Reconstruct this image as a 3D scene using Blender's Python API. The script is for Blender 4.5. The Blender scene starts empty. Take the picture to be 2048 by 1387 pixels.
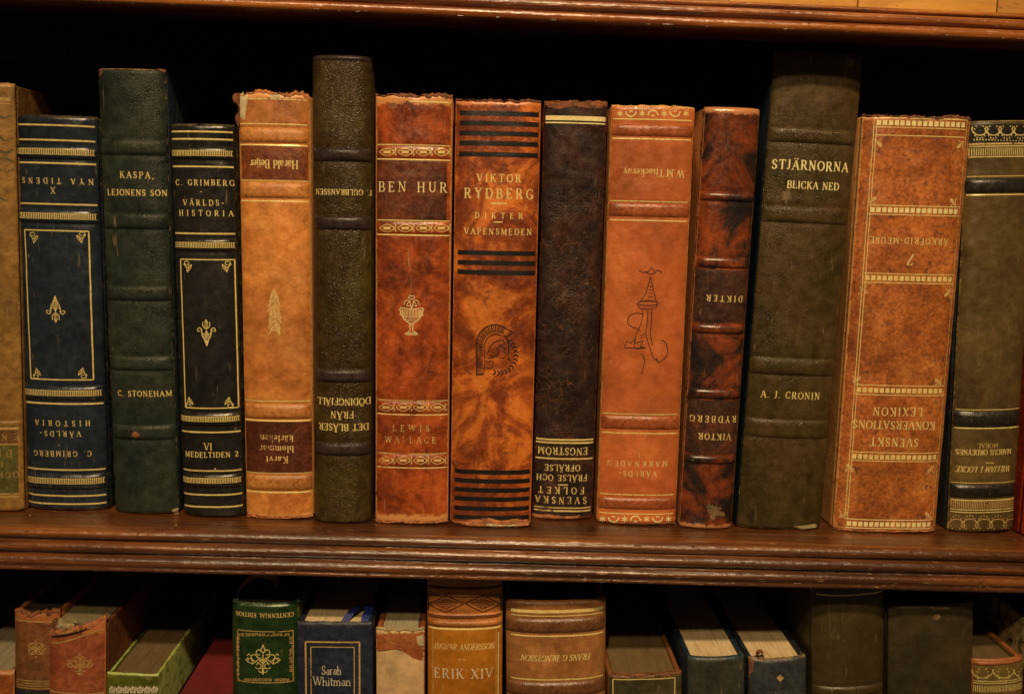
import bpy, math, random
import numpy as np
from mathutils import Vector, Matrix, noise

random.seed(7)
S = bpy.context.scene
COL = S.collection

# ------------------------------------------------------------------ camera
F = 1955.0                      # focal length in photo pixels (photo 2048 wide)
W0, H0 = 2048.0, 1387.0
zx = Vector((64000, -1984, -F)).normalized()          # world X seen in camera axes
yy = Vector((-51, 276, -F)); yy = (yy - zx * yy.dot(zx)).normalized()
zz = zx.cross(yy).normalized()
if zz.y < 0: zz = -zz
RC = Matrix((zx, yy, zz))       # camera axes -> world
CAM = Vector((0.0, -0.46, 0.15))
def ray(px, py):
    return (RC @ Vector((px - W0 / 2, -(py - H0 / 2), -F))).normalized()
def hit_y(px, py, y):
    d = ray(px, py); return CAM + d * ((y - CAM.y) / d.y)
def hit_z(px, py, z):
    d = ray(px, py); return CAM + d * ((z - CAM.z) / d.z)
# eye height such that the foot of the spines (y=0, z=0) is at photo row 1050
d_ = ray(820, 1051); CAM.z = -d_.z / d_.y * 0.46
cam = bpy.data.cameras.new("camera"); co = bpy.data.objects.new("camera", cam); COL.objects.link(co)
co.matrix_world = Matrix.Translation(CAM) @ RC.to_4x4()
cam.sensor_width = 36; cam.lens = F / W0 * 36; cam.clip_start = 0.01; cam.clip_end = 50
cam.dof.use_dof = True; cam.dof.focus_distance = 0.455; cam.dof.aperture_fstop = 13
S.camera = co

# ------------------------------------------------------------------ light
TINT = (1.0, 0.80, 0.56)
wd = bpy.data.worlds.new("World"); S.world = wd; wd.use_nodes = True
bg = wd.node_tree.nodes["Background"]; bg.inputs[0].default_value = (1.0, 0.70, 0.45, 1); bg.inputs[1].default_value = 0.055
def lamp(name, loc, target, energy, radius, color=(1.0, 0.715, 0.40), cone=27):
    l = bpy.data.lights.new(name, 'SPOT'); l.shadow_soft_size = radius; l.energy = energy; l.color = color
    l.spot_size = math.radians(cone); l.spot_blend = 1.0
    o = bpy.data.objects.new(name, l); COL.objects.link(o); o.location = loc
    o.rotation_euler = (Vector(target) - Vector(loc)).to_track_quat('-Z', 'Y').to_euler()
    return o
lamp("ceiling_spot", (0.10, -1.26, 1.36), (0.03, 0, 0.13), 122, 0.045)
lamp("ceiling_spot", (-0.28, -1.62, 1.36), (0.03, 0, 0.13), 66, 0.045)
S.view_settings.view_transform = 'Standard'; S.view_settings.look = 'None'
S.view_settings.exposure = 0; S.view_settings.gamma = 1
try:
    S.cycles.max_bounces = 6; S.cycles.transparent_max_bounces = 12
except Exception: pass

# ------------------------------------------------------------------ node helpers
def lin1(c): c /= 255.0; return c / 12.92 if c <= .04045 else ((c + .055) / 1.055) ** 2.4
def alb(rgb, k=1.0):            # surface colour as read in the picture -> base colour under the warm lamps
    r, g, bl = rgb
    if r > 1.6 * bl: rgb = (r, g * .985, bl * .92)
    return tuple(min(.82, max(.0015, lin1(c) / (t * k))) for c, t in zip(rgb, TINT)) + (1.0,)
class NT:
    def __init__(s, name):
        s.m = bpy.data.materials.new(name); s.m.use_nodes = True; s.t = s.m.node_tree
        s.b = s.t.nodes["Principled BSDF"]
    def n(s, typ, ins=None, **kw):
        nd = s.t.nodes.new(typ)
        for k, v in kw.items(): setattr(nd, k, v)
        for k, v in (ins or {}).items():
            if isinstance(v, bpy.types.NodeSocket): s.t.links.new(v, nd.inputs[k])
            else: nd.inputs[k].default_value = v
        return nd
    def link(s, a, b): s.t.links.new(a, b)
    def math(s, op, a, b=0.0, clamp=False):
        nd = s.n('ShaderNodeMath', {0: a, 1: b}, operation=op); nd.use_clamp = clamp; return nd.outputs[0]
    def mr(s, v, a, b, c=0.0, d=1.0, smooth=True):
        nd = s.n('ShaderNodeMapRange', {'Value': v, 'From Min': a, 'From Max': b, 'To Min': c, 'To Max': d})
        if smooth: nd.interpolation_type = 'SMOOTHSTEP'
        return nd.outputs[0]
    def mix(s, f, a, b, blend='MIX'):
        nd = s.n('ShaderNodeMix', data_type='RGBA', blend_type=blend)
        for i, v in ((0, f), (6, a), (7, b)):
            if isinstance(v, bpy.types.NodeSocket): s.link(v, nd.inputs[i])
            else: nd.inputs[i].default_value = v
        return nd.outputs[2]
    def noise(s, vec, scale, detail=6, rough=.6, dist=0.0):
        return s.n('ShaderNodeTexNoise', {'Vector': vec, 'Scale': scale, 'Detail': detail, 'Roughness': rough, 'Distortion': dist}).outputs['Fac']
    def ramp(s, fac, stops):
        nd = s.n('ShaderNodeValToRGB', {0: fac}); e = nd.color_ramp.elements
        while len(e) < len(stops): e.new(.5)
        for el, (p, c) in zip(e, stops): el.position = p; el.color = c
        return nd.outputs[0]

def coords(N, seed):
    tc = N.n('ShaderNodeTexCoord').outputs['Object']
    r = random.Random(seed)
    mp = N.n('ShaderNodeMapping', {'Vector': tc, 'Location': (r.uniform(-9, 9), r.uniform(-9, 9), r.uniform(-9, 9))}).outputs[0]
    return tc, mp

def leather(name, stops, hw=.02, h=.2, scale=45, dist=1.0, detail=8, var=.35, grain=1300, gb=.35, gtype='noise', rough=.42, rvar=.15,
            wear=None, wamt=.5, wedge=.86, wend=.006, crack=None, speck=0.0, seed=1, streak=0.0, coat=0.0, fleck=None, contrast=None):
    N = NT(name); tc, v = coords(N, seed)
    n1 = N.noise(v, scale, detail, .69, dist)
    if contrast: n1 = N.mr(n1, contrast[0], contrast[1])
    col = N.ramp(n1, [(p, alb(c)) for p, c in stops])
    n2 = N.noise(v, scale * 9, 5, .65)
    k = N.mr(n2, .3, .7, 1 - var, 1 + var, False)
    kc = N.n('ShaderNodeCombineColor', {0: k, 1: k, 2: k}).outputs[0]
    col = N.mix(1.0, col, kc, 'MULTIPLY')
    lf = N.mr(N.noise(v, 13, 5, .7, .8), .36, .62, .72, 1.07, False)
    col = N.mix(1.0, col, N.n('ShaderNodeCombineColor', {0: lf, 1: lf, 2: lf}).outputs[0], 'MULTIPLY')
    if wear and wamt > .05:
        dk = N.mr(N.noise(v, 85, 7, .72, 1.2), .60, .70, 0, .55)
        col = N.mix(dk, col, N.mix(.8, col, (.03, .012, .005, 1)))
        lt = N.mr(N.noise(v, 130, 8, .78, .4), .63, .69, 0, .4)
        col = N.mix(lt, col, alb(wear))
    if fleck:                                   # fine second-colour speckling of the leather
        fc, fs, ft = fleck
        nf = N.noise(v, fs, 6, .7, .6)
        col = N.mix(N.mr(nf, ft, ft + .12, 0, .75), col, alb(fc))
    if crack:                                   # crazed skin
        cc, cs, cw, cm, camt = crack
        wob = N.n('ShaderNodeTexNoise', {'Vector': v, 'Scale': cs * .7, 'Detail': 3})
        vv = N.n('ShaderNodeVectorMath', {0: v, 1: wob.outputs['Color']}, operation='MULTIPLY_ADD')
        vv.inputs[1].default_value = (1, 1, 1)
        vm = N.n('ShaderNodeVectorMath', {0: wob.outputs['Color'], 3: 2.0 / cs}, operation='SCALE').outputs[0]
        va = N.n('ShaderNodeVectorMath', {0: v, 1: vm}, operation='ADD').outputs[0]
        ve = N.n('ShaderNodeTexVoronoi', {'Vector': va, 'Scale': cs}, feature='DISTANCE_TO_EDGE').outputs['Distance']
        cmk = N.mr(ve, cw, 0.0, 0, 1)
        msk = N.mr(N.noise(v, 55, 4, .7), cm, cm + .15, 0, 1)
        cmk = N.math('MULTIPLY', N.math('MULTIPLY', cmk, msk), camt)
        col = N.mix(cmk, col, alb(cc))
    sep = N.n('ShaderNodeSeparateXYZ', {0: tc})
    ax = N.math('DIVIDE', N.math('ABSOLUTE', sep.outputs[0]), hw)
    if wear:
        e = N.mr(ax, wedge, 1.0)
        t = N.mr(sep.outputs[2], h - wend, h)
        bt = N.mr(sep.outputs[2], wend, 0.0)
        mk = N.math('MAXIMUM', N.math('MULTIPLY', e, .78), N.math('MULTIPLY', N.math('MAXIMUM', t, bt), .88))
        nn = N.noise(v, 190, 8, .75, .5)
        mk = N.mr(N.math('ADD', mk, nn), 1.25 - wamt * .5, 1.42 - wamt * .5, 0, .92)
        col = N.mix(mk, col, alb(wear))
    if speck > 0:
        vo = N.n('ShaderNodeTexVoronoi', {'Vector': v, 'Scale': 230.0})
        sz = N.mr(N.noise(v, 90, 2), .45, .75, 0.0, .13 * speck)
        sp = N.math('LESS_THAN', vo.outputs['Distance'], sz)
        col = N.mix(N.math('MULTIPLY', sp, .6), col, alb((190, 160, 110)))
    # scuffs
    st = N.n('ShaderNodeMapping', {'Vector': v, 'Rotation': (0, .6, 0), 'Scale': (1, 1, .12)}).outputs[0]
    sc = N.mr(N.noise(st, 420, 3, .5, 1.5), .66, .76, 0, .42 + streak)
    col = N.mix(sc, col, N.mix(.5, col, alb((190, 150, 100))))
    N.link(col, N.b.inputs['Base Color'])
    rr = N.math('ADD', N.mr(n2, .3, .7, -rvar, rvar, False), rough)
    N.link(rr, N.b.inputs['Roughness'])
    N.b.inputs['Specular IOR Level'].default_value = .5 if gtype != 'pebble' else .26
    if coat: N.b.inputs['Coat Weight'].default_value = coat; N.b.inputs['Coat Roughness'].default_value = .28
    if gtype == 'pebble':
        wv = N.n('ShaderNodeTexNoise', {'Vector': v, 'Scale': grain * .6, 'Detail': 2}).outputs['Color']
        vm = N.n('ShaderNodeVectorMath', {0: wv, 3: 1.1 / grain}, operation='SCALE').outputs[0]
        va = N.n('ShaderNodeVectorMath', {0: v, 1: vm}, operation='ADD').outputs[0]
        g = N.n('ShaderNodeTexVoronoi', {'Vector': va, 'Scale': grain * 1.2}, feature='DISTANCE_TO_EDGE').outputs['Distance']
        g = N.mr(g, 0, .36, 0, 1)
        amp = N.mr(N.noise(v, 18, 4), .36, .62, .25, 1.0)
        g = N.math('MULTIPLY', g, amp)
    else:
        g = N.noise(v, grain, 4, .6)
    b1 = N.n('ShaderNodeBump', {'Height': g, 'Strength': min(1, gb), 'Distance': .00045 if gtype != 'pebble' else .00016})
    b2 = N.n('ShaderNodeBump', {'Height': N.noise(v, 150, 6, .6), 'Strength': .35, 'Distance': .0012, 'Normal': b1.outputs[0]})
    N.link(b2.outputs[0], N.b.inputs['Normal'])
    return N.m

def gilt(name, rgb=(228, 176, 100), worn=.22, metal=.12, rough=.3, wscale=900):
    N = NT(name); tc, v = coords(N, hash(name) % 97 if False else sum(map(ord, name)))
    n = N.noise(v, wscale, 4, .7); n2 = N.noise(v, 110, 3, .6)
    N.link(N.mix(N.mr(n, .3, .7), alb(rgb, .72), alb(tuple(c * .78 for c in rgb), .72)), N.b.inputs['Base Color'])
    N.b.inputs['Metallic'].default_value = metal; N.b.inputs['Roughness'].default_value = rough
    a = N.math('ADD', n, N.math('MULTIPLY', n2, .8))
    N.link(N.mr(a, .52 + worn * .5, .62 + worn * .5, 0.12 if worn > .3 else .45, 1), N.b.inputs['Alpha'])
    return N.m
def plain(name, rgb, rough=.6, scale=300, var=.3, bump=.3, seed=3, k=1.0, alpha_worn=None):
    N = NT(name); tc, v = coords(N, seed)
    n = N.noise(v, scale, 8, .7)
    N.link(N.mix(N.mr(n, .3, .7), alb(tuple(c * (1 - var) for c in rgb), k), alb(rgb, k)), N.b.inputs['Base Color'])
    N.b.inputs['Roughness'].default_value = rough
    N.link(N.n('ShaderNodeBump', {'Height': N.noise(v, scale * 2, 6), 'Strength': bump, 'Distance': .0006}).outputs[0], N.b.inputs['Normal'])
    if alpha_worn is not None:
        N.link(N.mr(N.noise(v, 800, 5, .7), alpha_worn, alpha_worn + .1), N.b.inputs['Alpha'])
    return N.m
def pages(name, rgb, dark=.6, seed=5):
    N = NT(name); tc, v = coords(N, seed)
    st = N.n('ShaderNodeMapping', {'Vector': v, 'Scale': (1, .025, 1)}).outputs[0]
    n = N.noise(st, 2600, 4, .7); n3 = N.noise(st, 330, 3, .6); n2 = N.noise(v, 60, 5)
    c = N.mix(N.mr(n, .3, .6), alb(tuple(q * (1 - (1 - dark) * .65) for q in rgb)), alb(rgb))
    c = N.mix(N.mr(n3, .60, .68, 0, .3), c, alb(tuple(q * .5 for q in rgb)))
    c = N.mix(N.mr(n2, .45, .7, 0, .4), c, alb(tuple(q * f for q, f in zip(rgb, (.85, .75, .6)))))
    N.link(c, N.b.inputs['Base Color']); N.b.inputs['Roughness'].default_value = .75
    N.link(N.n('ShaderNodeBump', {'Height': n, 'Strength': .3, 'Distance': .0003}).outputs[0], N.b.inputs['Normal'])
    return N.m
def wood(name, light, mid, dark, rough=.28, gx=7, gz=330, flecks=.5, bump=.35, seed=11, coat=.3):
    N = NT(name); tc, v = coords(N, seed)
    st = N.n('ShaderNodeMapping', {'Vector': v, 'Scale': (gx / 330., 1, 1)}).outputs[0]
    n = N.noise(st, gz, 7, .65, .4)
    nb = N.noise(N.n('ShaderNodeMapping', {'Vector': v, 'Scale': (.12, 1, 1)}).outputs[0], 38, 5, .6, .8)
    f = N.math('ADD', N.math('MULTIPLY', n, .55), N.math('MULTIPLY', nb, .45))
    col = N.ramp(f, [(.34, alb(dark)), (.5, alb(mid)), (.66, alb(light))])
    # open pores: short dashes along the grain; pale dashes are glints painted into the colour
    st2 = N.n('ShaderNodeMapping', {'Vector': v, 'Scale': (.11, 1, 1)}).outputs[0]
    p = N.noise(st2, 1500, 3, .6)
    pore = N.mr(p, .36, .30, 0, 1)
    pale = N.mr(N.noise(st2, 1150, 2, .5), .695, .73, 0, flecks)
    col = N.mix(N.math('MULTIPLY', pore, .7), col, alb(tuple(c * .35 for c in dark)))
    col = N.mix(pale, col, alb((215, 160, 100)))
    N.link(col, N.b.inputs['Base Color'])
    N.link(N.mr(n, .3, .7, rough + .12, rough - .05, False), N.b.inputs['Roughness'])
    N.b.inputs['Coat Weight'].default_value = coat; N.b.inputs['Coat Roughness'].default_value = .2
    hgt = N.math('SUBTRACT', N.math('ADD', N.math('MULTIPLY', n, .6), N.math('MULTIPLY', N.noise(v, 130, 4), .7)), N.math('MULTIPLY', pore, .8))
    bp = N.n('ShaderNodeBump', {'Height': hgt, 'Strength': bump, 'Distance': .0011}).outputs[0]
    N.link(bp, N.b.inputs['Normal']); N.link(bp, N.b.inputs['Coat Normal'])
    return N.m

# ------------------------------------------------------------------ mesh helpers
class MB:
    def __init__(s): s.v = []; s.f = []
    def grid(s, P, nu, nv, flip=False):       # P: list rows (nv) of nu points
        b = len(s.v)
        for row in P: s.v.extend(row)
        for j in range(nv - 1):
            for i in range(nu - 1):
                a = b + j * nu + i
                q = (a, a + 1, a + nu + 1, a + nu)
                s.f.append(q[::-1] if flip else q)
    def box(s, x0, x1, y0, y1, z0, z1, bev=0.0):
        if bev <= 0:
            b = len(s.v)
            s.v += [(x, y, z) for z in (z0, z1) for y in (y0, y1) for x in (x0, x1)]
            for f in ((0, 2, 3, 1), (4, 5, 7, 6), (0, 1, 5, 4), (2, 6, 7, 3), (0, 4, 6, 2), (1, 3, 7, 5)): s.f.append(tuple(b + i for i in f))
            return
        # rounded box: ring stack
        def ring(ins, z):
            r = max(bev - ins, 1e-5); pts = []
            for cx, cy, a0 in ((x1 - bev, y1 - bev, 0), (x0 + bev, y1 - bev, 90), (x0 + bev, y0 + bev, 180), (x1 - bev, y0 + bev, 270)):
                for k in range(4):
                    a = math.radians(a0 + 30 * k); pts.append((cx + r * math.cos(a), cy + r * math.sin(a), z))
            return pts
        R = []
        for k in range(4):
            a = math.radians(30 * k); R.append(ring(bev * (1 - math.sin(a)), z0 + bev * (1 - math.cos(a))))
        for k in range(3, -1, -1):
            a = math.radians(30 * k); R.append(ring(bev * (1 - math.sin(a)), z1 - bev * (1 - math.cos(a))))
        b = len(s.v); n = 16
        for r in R: s.v += r
        for j in range(len(R) - 1):
            for i in range(n):
                a = b + j * n + i; c = b + j * n + (i + 1) % n
                s.f.append((a, c, c + n, a + n))
        s.f.append(tuple(b + i for i in range(n))[::-1]); s.f.append(tuple(b + (len(R) - 1) * n + i for i in range(n)))
    def build(s, name, mat, parent=None, smooth=True):
        me = bpy.data.meshes.new(name); me.from_pydata([tuple(p) for p in s.v], [], s.f); me.update()
        if smooth: me.polygons.foreach_set('use_smooth', [True] * len(me.polygons))
        me.materials.append(mat)
        o = bpy.data.objects.new(name, me); COL.objects.link(o)
        if parent: o.parent = parent
        return o

# ------------------------------------------------------------------ roman stroke lettering
GL = {
'A': ".80 n .08,0 .38,1;t .38,1 .70,0;n .19,.36 .57,.36;s .08,0;s .70,0",
'B': ".70 t .15,0 .15,1;n .02,1 .38,1;o .38,.76,.19,.24,90,-90;n .15,.52 .40,.52;o .40,.26,.23,.26,90,-90;n .02,0 .40,0",
'C': ".76 o .42,.5,.35,.5,48,312;v .66,.8;v .66,.2",
'D': ".80 t .15,0 .15,1;n .02,1 .36,1;o .36,.5,.36,.5,90,-90;n .02,0 .36,0",
'E': ".68 t .15,0 .15,1;n .02,1 .56,1;n .15,.52 .42,.52;n .02,0 .58,0;v .56,.91;v .42,.52;v .59,.1",
'F': ".64 t .15,0 .15,1;n .02,1 .56,1;n .15,.52 .42,.52;s .15,0;v .56,.91;v .42,.52",
'G': ".80 o .42,.5,.35,.5,48,312;v .66,.8;t .66,.06 .66,.42;s .66,.42",
'H': ".84 t .16,0 .16,1;t .68,0 .68,1;n .16,.52 .68,.52;s .16,0;s .16,1;s .68,0;s .68,1",
'I': ".36 t .18,0 .18,1;s .18,0;s .18,1",
'J': ".44 t .26,1 .26,.2;o .10,.2,.16,.2,0,-120;s .26,1",
'K': ".80 t .15,0 .15,1;n .62,1 .15,.42;t .32,.6 .68,0;s .15,0;s .15,1;s .62,1;s .68,0",
'L': ".66 t .15,0 .15,1;n .02,0 .56,0;s .15,1;v .58,.12",
'M': ".96 n .14,0 .14,1;t .14,1 .48,.08;n .48,.08 .80,1;t .80,1 .80,0;s .14,0;s .80,0;n .02,1 .16,1;n .78,1 .92,1",
'N': ".84 n .14,0 .14,1;t .14,1 .68,0;n .68,0 .68,1;s .14,0;n .02,1 .16,1;s .68,1",
'O': ".84 o .42,.5,.35,.5,0,360",
'P': ".66 t .15,0 .15,1;n .02,1 .36,1;o .36,.74,.22,.26,90,-90;n .15,.48 .36,.48;s .15,0",
'R': ".76 t .15,0 .15,1;n .02,1 .36,1;o .36,.75,.20,.25,90,-90;n .15,.5 .36,.5;t .36,.5 .64,0;s .15,0;s .66,0",
'S': ".60 o .30,.75,.19,.25,40,250;t .20,.56 .40,.43;o .28,.25,.21,.25,60,-150;v .47,.83;v .08,.17",
'T': ".72 t .36,0 .36,1;n .04,1 .68,1;s .36,0;v .04,.9;v .68,.9",
'U': ".80 t .15,1 .15,.35;o .40,.34,.25,.34,180,360;n .65,.34 .65,1;s .15,1;s .65,1",
'V': ".80 t .08,1 .40,0;n .40,0 .72,1;s .08,1;s .72,1",
'W': "1.1 t .06,1 .32,0;n .32,0 .54,1;t .54,1 .78,0;n .78,0 1.02,1;s .06,1;s .54,1;s 1.02,1",
'X': ".78 t .12,1 .66,0;n .10,0 .66,1;s .12,1;s .66,0;s .10,0;s .66,1",
'Y': ".78 t .10,1 .39,.5;n .68,1 .39,.5;t .39,.5 .39,0;s .10,1;s .68,1;s .39,0",
'1': ".4 t .2,0 .2,1;s .2,0;n .08,.85 .2,1",
'2': ".62 o .30,.74,.2,.26,160,-20;t .49,.66 .1,.02;n .1,.03 .56,.03;v .56,.12",
'7': ".6 n .08,1 .54,1;t .54,1 .2,0;v .08,.9",
'.': ".26 t .12,.0 .12,.10", ',': ".26 t .14,.08 .08,-.14", '-': ".4 t .06,.4 .34,.4", '·': ".3 t .15,.42 .15,.56",
'a': ".54 o .30,.42,.16,.16,150,20;t .44,.44 .44,.04;o .26,.17,.16,.17,70,340;n .44,.04 .52,.02",
'b': ".58 t .12,0 .12,1;o .32,.29,.20,.29,150,-150;n .03,1 .12,1",
'c': ".48 o .27,.29,.20,.29,50,310;v .40,.47",
'd': ".60 t .46,0 .46,1;o .27,.29,.20,.29,30,330;n .37,1 .46,1;n .46,0 .55,0",
'e': ".50 n .08,.32 .44,.32;o .27,.29,.19,.29,10,310",
'h': ".64 t .12,0 .12,1;o .32,.36,.18,.22,170,0;t .50,.36 .50,0;s .12,0;s .50,0;n .03,1 .12,1",
'i': ".30 t .14,0 .14,.58;s .14,0;n .05,.58 .14,.58;t .14,.76 .14,.86",
'j': ".30 t .16,-.2 .16,.58;n .02,-.25 .16,-.2;n .05,.58 .16,.58;t .16,.76 .16,.86",
'k': ".60 t .12,0 .12,1;n .44,.56 .12,.26;t .24,.36 .50,0;s .12,0;s .50,0;s .44,.58;n .03,1 .12,1",
'l': ".30 t .14,0 .14,1;s .14,0;n .04,1 .14,1",
'm': ".94 t .12,0 .12,.58;o .29,.38,.16,.2,170,0;t .45,.38 .45,0;o .62,.38,.17,.2,170,0;t .79,.38 .79,0;s .12,0;s .45,0;s .79,0;n .03,.58 .12,.58",
'n': ".64 t .12,0 .12,.58;o .32,.36,.18,.22,170,0;t .50,.36 .50,0;s .12,0;s .50,0;n .03,.58 .12,.58",
'o': ".54 o .27,.29,.20,.29,0,360",
'r': ".46 t .12,0 .12,.58;o .30,.40,.16,.18,160,50;s .12,0;n .03,.58 .12,.58",
't': ".38 t .16,.85 .16,.12;o .27,.12,.11,.12,180,310;n .03,.58 .33,.58",
'v': ".54 t .08,.58 .27,0;n .27,0 .46,.58;s .08,.58;s .46,.58",
'y': ".54 t .08,.58 .27,0;n .46,.58 .22,-.2;n .22,-.2 .08,-.22;s .08,.58;s .46,.58",
}
def glyph(ch):
    extra = ''
    if ch in 'ÄÖäÅ':
        base = {'Ä': 'A', 'Ö': 'O', 'ä': 'a', 'Å': 'A'}[ch]
        if ch == 'ä': extra = ';t .17,.74 .17,.84;t .37,.74 .37,.84'
        elif ch == 'Å': extra = ';o .38,1.15,.10,.10,0,360'
        else: extra = ';t .24,1.12 .24,1.22;t .54,1.12 .54,1.22'
        ch = base
    if ch == ' ': return .42, []
    g = GL[ch] + extra
    adv, rest = g.split(' ', 1); out = []
    for tok in rest.split(';'):
        k, a = tok.split(' ', 1)
        if k in 'tn':
            pts = [tuple(map(float, p.split(','))) for p in a.split(' ')]
            out.append([(x, y, k == 't') for x, y in pts])
        elif k == 'o':
            cx, cy, rx, ry, a0, a1 = map(float, a.split(','))
            n = max(4, int(abs(a1 - a0) / 24)); o = []
            for i in range(n + 1):
                t = math.radians(a0 + (a1 - a0) * i / n)
                o.append((cx + rx * math.cos(t), cy + ry * math.sin(t), abs(math.cos(t)) ** 1.3))
            out.append(o)
        elif k == 's':
            x, y = map(float, a.split(',')); out.append([(x - .12, y, 0), (x + .12, y, 0)])
        elif k == 'v':
            x, y = map(float, a.split(',')); out.append([(x, y - .11, 0), (x, y + .11, 0)])
    return float(adv), out

# ------------------------------------------------------------------ the book
PX = 0.46 / F                     # metres per photo pixel at the spines
def fbm(x, z, s, o=3): return noise.fractal(Vector((x * s, z * s, 3.7)), .6, 2.0, o)
class Book:
    def __init__(b, q, label, group='', y0=None, base=0.0, sag=.0035, depth=.135, seed=1, rag=0.0, topf=None, lumps=.00012, name='book', hcap=.0014, p8=.45):
        (tl, tr, br, bl) = q
        b.seed = seed; b.rag = rag; b.topf = topf; b.lumps = lumps; b.sag = sag; b.hcap = hcap; b.p8 = p8
        bc = ((bl[0] + br[0]) / 2, (bl[1] + br[1]) / 2 + 1); tc = ((tl[0] + tr[0]) / 2, (tl[1] + tr[1]) / 2)
        if y0 is None: y0 = hit_z(bc[0], bc[1], 0.0).y
        P = hit_y(bc[0], bc[1], y0); T = hit_y(tc[0], tc[1], y0); ys = y0 + sag
        P.x = (hit_y(*bl, ys).x + hit_y(*br, ys).x) / 2; T.x = (hit_y(*tl, ys).x + hit_y(*tr, ys).x) / 2
        ang = math.atan2(T.x - P.x, T.z - P.z)
        if base < -.01:
            P = T + (P - T) * ((T.z - base) / (T.z - P.z))
        wb = (hit_y(*br, y0 + sag) - hit_y(*bl, y0 + sag)).length; wt = (hit_y(*tr, y0 + sag) - hit_y(*tl, y0 + sag)).length
        b.hw = (wb + wt) / 4 - .0002; b.h = (T - P).length
        lift = b.hw * abs(math.sin(ang))
        b.h -= lift
        b.M = Matrix.Translation((P.x, y0, base + lift + .0002)) @ Matrix.Rotation(ang, 4, 'Y')
        b.Mi = b.M.inverted(); b.depth = depth; b.bands = []
        e = bpy.data.objects.new(name, None); e.empty_display_size = .02; COL.objects.link(e); e.matrix_world = b.M
        e['label'] = label; e['category'] = 'book'
        if group: e['group'] = group
        b.e = e; b.k = 0
    def f0(b, x, z):
        t = min(1.0, abs(x) / b.hw)
        y = b.sag * ((1 - b.p8) * t * t + b.p8 * t ** 7)
        y += b.lumps * 2.0 * fbm(x + b.seed, z, 70)
        for (z0, z1, H) in b.bands:
            for ze in (z0, z1):
                dd = (z - ze) / .0009
                if abs(dd) < 3: y += .00035 * math.exp(-dd * dd) * min(1, H / .0008)
        if b.hcap > 0:
            for dz in (b.h - z, z):
                if dz < b.hcap: s = 1 - max(dz, 0) / b.hcap; y += b.hcap * (1 - math.sqrt(max(0, 1 - s * s))) * .9
        return y
    def bump(b, x, z):
        r = 0.0
        for (z0, z1, H) in b.bands:
            s = (z - (z0 + z1) / 2) / ((z1 - z0) / 2)
            if abs(s) < 1:
                t = abs(x) / b.hw; ed = 1 if t < .84 else max(0, (1 - t) / .16) ** .6
                r = max(r, H * (1 - abs(s) ** 3) * ed)
        return r
    def ft(b, x, z): return b.f0(x, z) - b.bump(x, z)
    def P(b, x, z, e):
        d = 2e-4; y = b.ft(x, z)
        xx = max(-b.hw + d, min(b.hw - d, x))
        fx = (b.ft(xx + d, z) - b.ft(xx - d, z)) / (2 * d)
        n = math.sqrt(1 + fx * fx)
        return (x + fx / n * e, y - e / n, z)
    def loc(b, px, py):
        o = b.Mi @ CAM; d = (b.Mi.to_3x3() @ ray(px, py)); y = 0.0
        for _ in range(4):
            t = (y - o.y) / d.y; x = o.x + d.x * t; z = o.z + d.z * t
            y = b.ft(max(-b.hw, min(b.hw, x)), max(.002, min(b.h - .002, z)))
        return x, z
    def zc(b, py): # local z of the photo row at the book's centre
        c0 = b.M @ Vector((0, 0, 0)); lo, hi = 0, b.h
        # solve for centre line x=0
        px = 1000.0
        for _ in range(6):
            x, z = b.loc(px, py); px -= x / PX
        return z
    def add_band(b, pa, pb, H=.0011):
        z1, z0 = b.zc(pa), b.zc(pb); b.bands.append((z0, z1, H))
    def body(b, mat, board=None, page=None, page_drop=.004, bt=.0025, side=True, board_drop=.0004, gap=.0035, bandmat=None, ytop=None):
        hw, h = b.hw, b.h; board = board or mat
        nx = max(26, int(2 * hw / .0011)); nz = max(30, int(h / .0011)) if b.e.location.z > -.1 else max(30, int(.12 / .0011))
        zlo = 0.0
        zs = [i * h / nz for i in range(nz + 1)] if b.e.location.z > -.1 else [0.0] + [h - .12 + .12 * i / nz for i in range(nz + 1)]
        xs = []
        for i in range(nx + 1):
            s = -1 + 2 * i / nx; xs.append(hw * math.sin(s * math.pi / 2 * .72) / math.sin(math.pi / 2 * .72))
        rows = []
        def edge(x, top):
            t = x / hw; r = b.rag * (fbm(x + b.seed * 3.1, 9 if top else 2, 200, 4)) * 1.2
            if top and b.topf: r += float(np.interp(t, [p[0] for p in b.topf], [p[1] for p in b.topf])) * PX
            return r
        zz_ = []
        for x in xs: zz_.append((edge(x, True), -abs(edge(x, False)) * .0 + max(0, edge(x, False))))
        inner_t = []
        def row(z, dy=0.0, bottom=False):
            r = []
            pts = []
            for x, (et, eb) in zip(xs, zz_):
                w = min(1, max(0, (z - (h - .012)) / .012)); wb = min(1, max(0, (.006 - z) / .006))
                pts.append((x, b.f0(x, z) + dy, z + et * w + eb * wb))
            # joints: fold back round the shoulders
            et = zz_[0][0] * min(1, max(0, (z - (h - .012)) / .012)); er = zz_[-1][0] * min(1, max(0, (z - (h - .012)) / .012))
            ys = b.sag + dy
            L = [(-hw + .0012, ys + gap, z + et), (-hw + .0009, ys + gap * .65, z + et), (-hw + .0002, ys + gap * .3, z + et)]
            R = [(hw - .0002, ys + gap * .3, z + er), (hw - .0009, ys + gap * .65, z + er), (hw - .0012, ys + gap, z + er)]
            return L + pts + R
        # bottom turn-in, rows, top turn-in
        rows.append([(p[0] * .97, p[1] + .0028, p[2] + .002) for p in row(0)])
        rows.append([(p[0] * .985, p[1] + .0010, p[2] - .0) for p in row(0)])
        for z in zs: rows.append(row(z))
        rows.append([(p[0] * .985, p[1] + .0006, p[2] + .0001) for p in row(h)])
        rows.append([(p[0] * .97, p[1] + .0011, p[2] - .0002) for p in row(h)])
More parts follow.
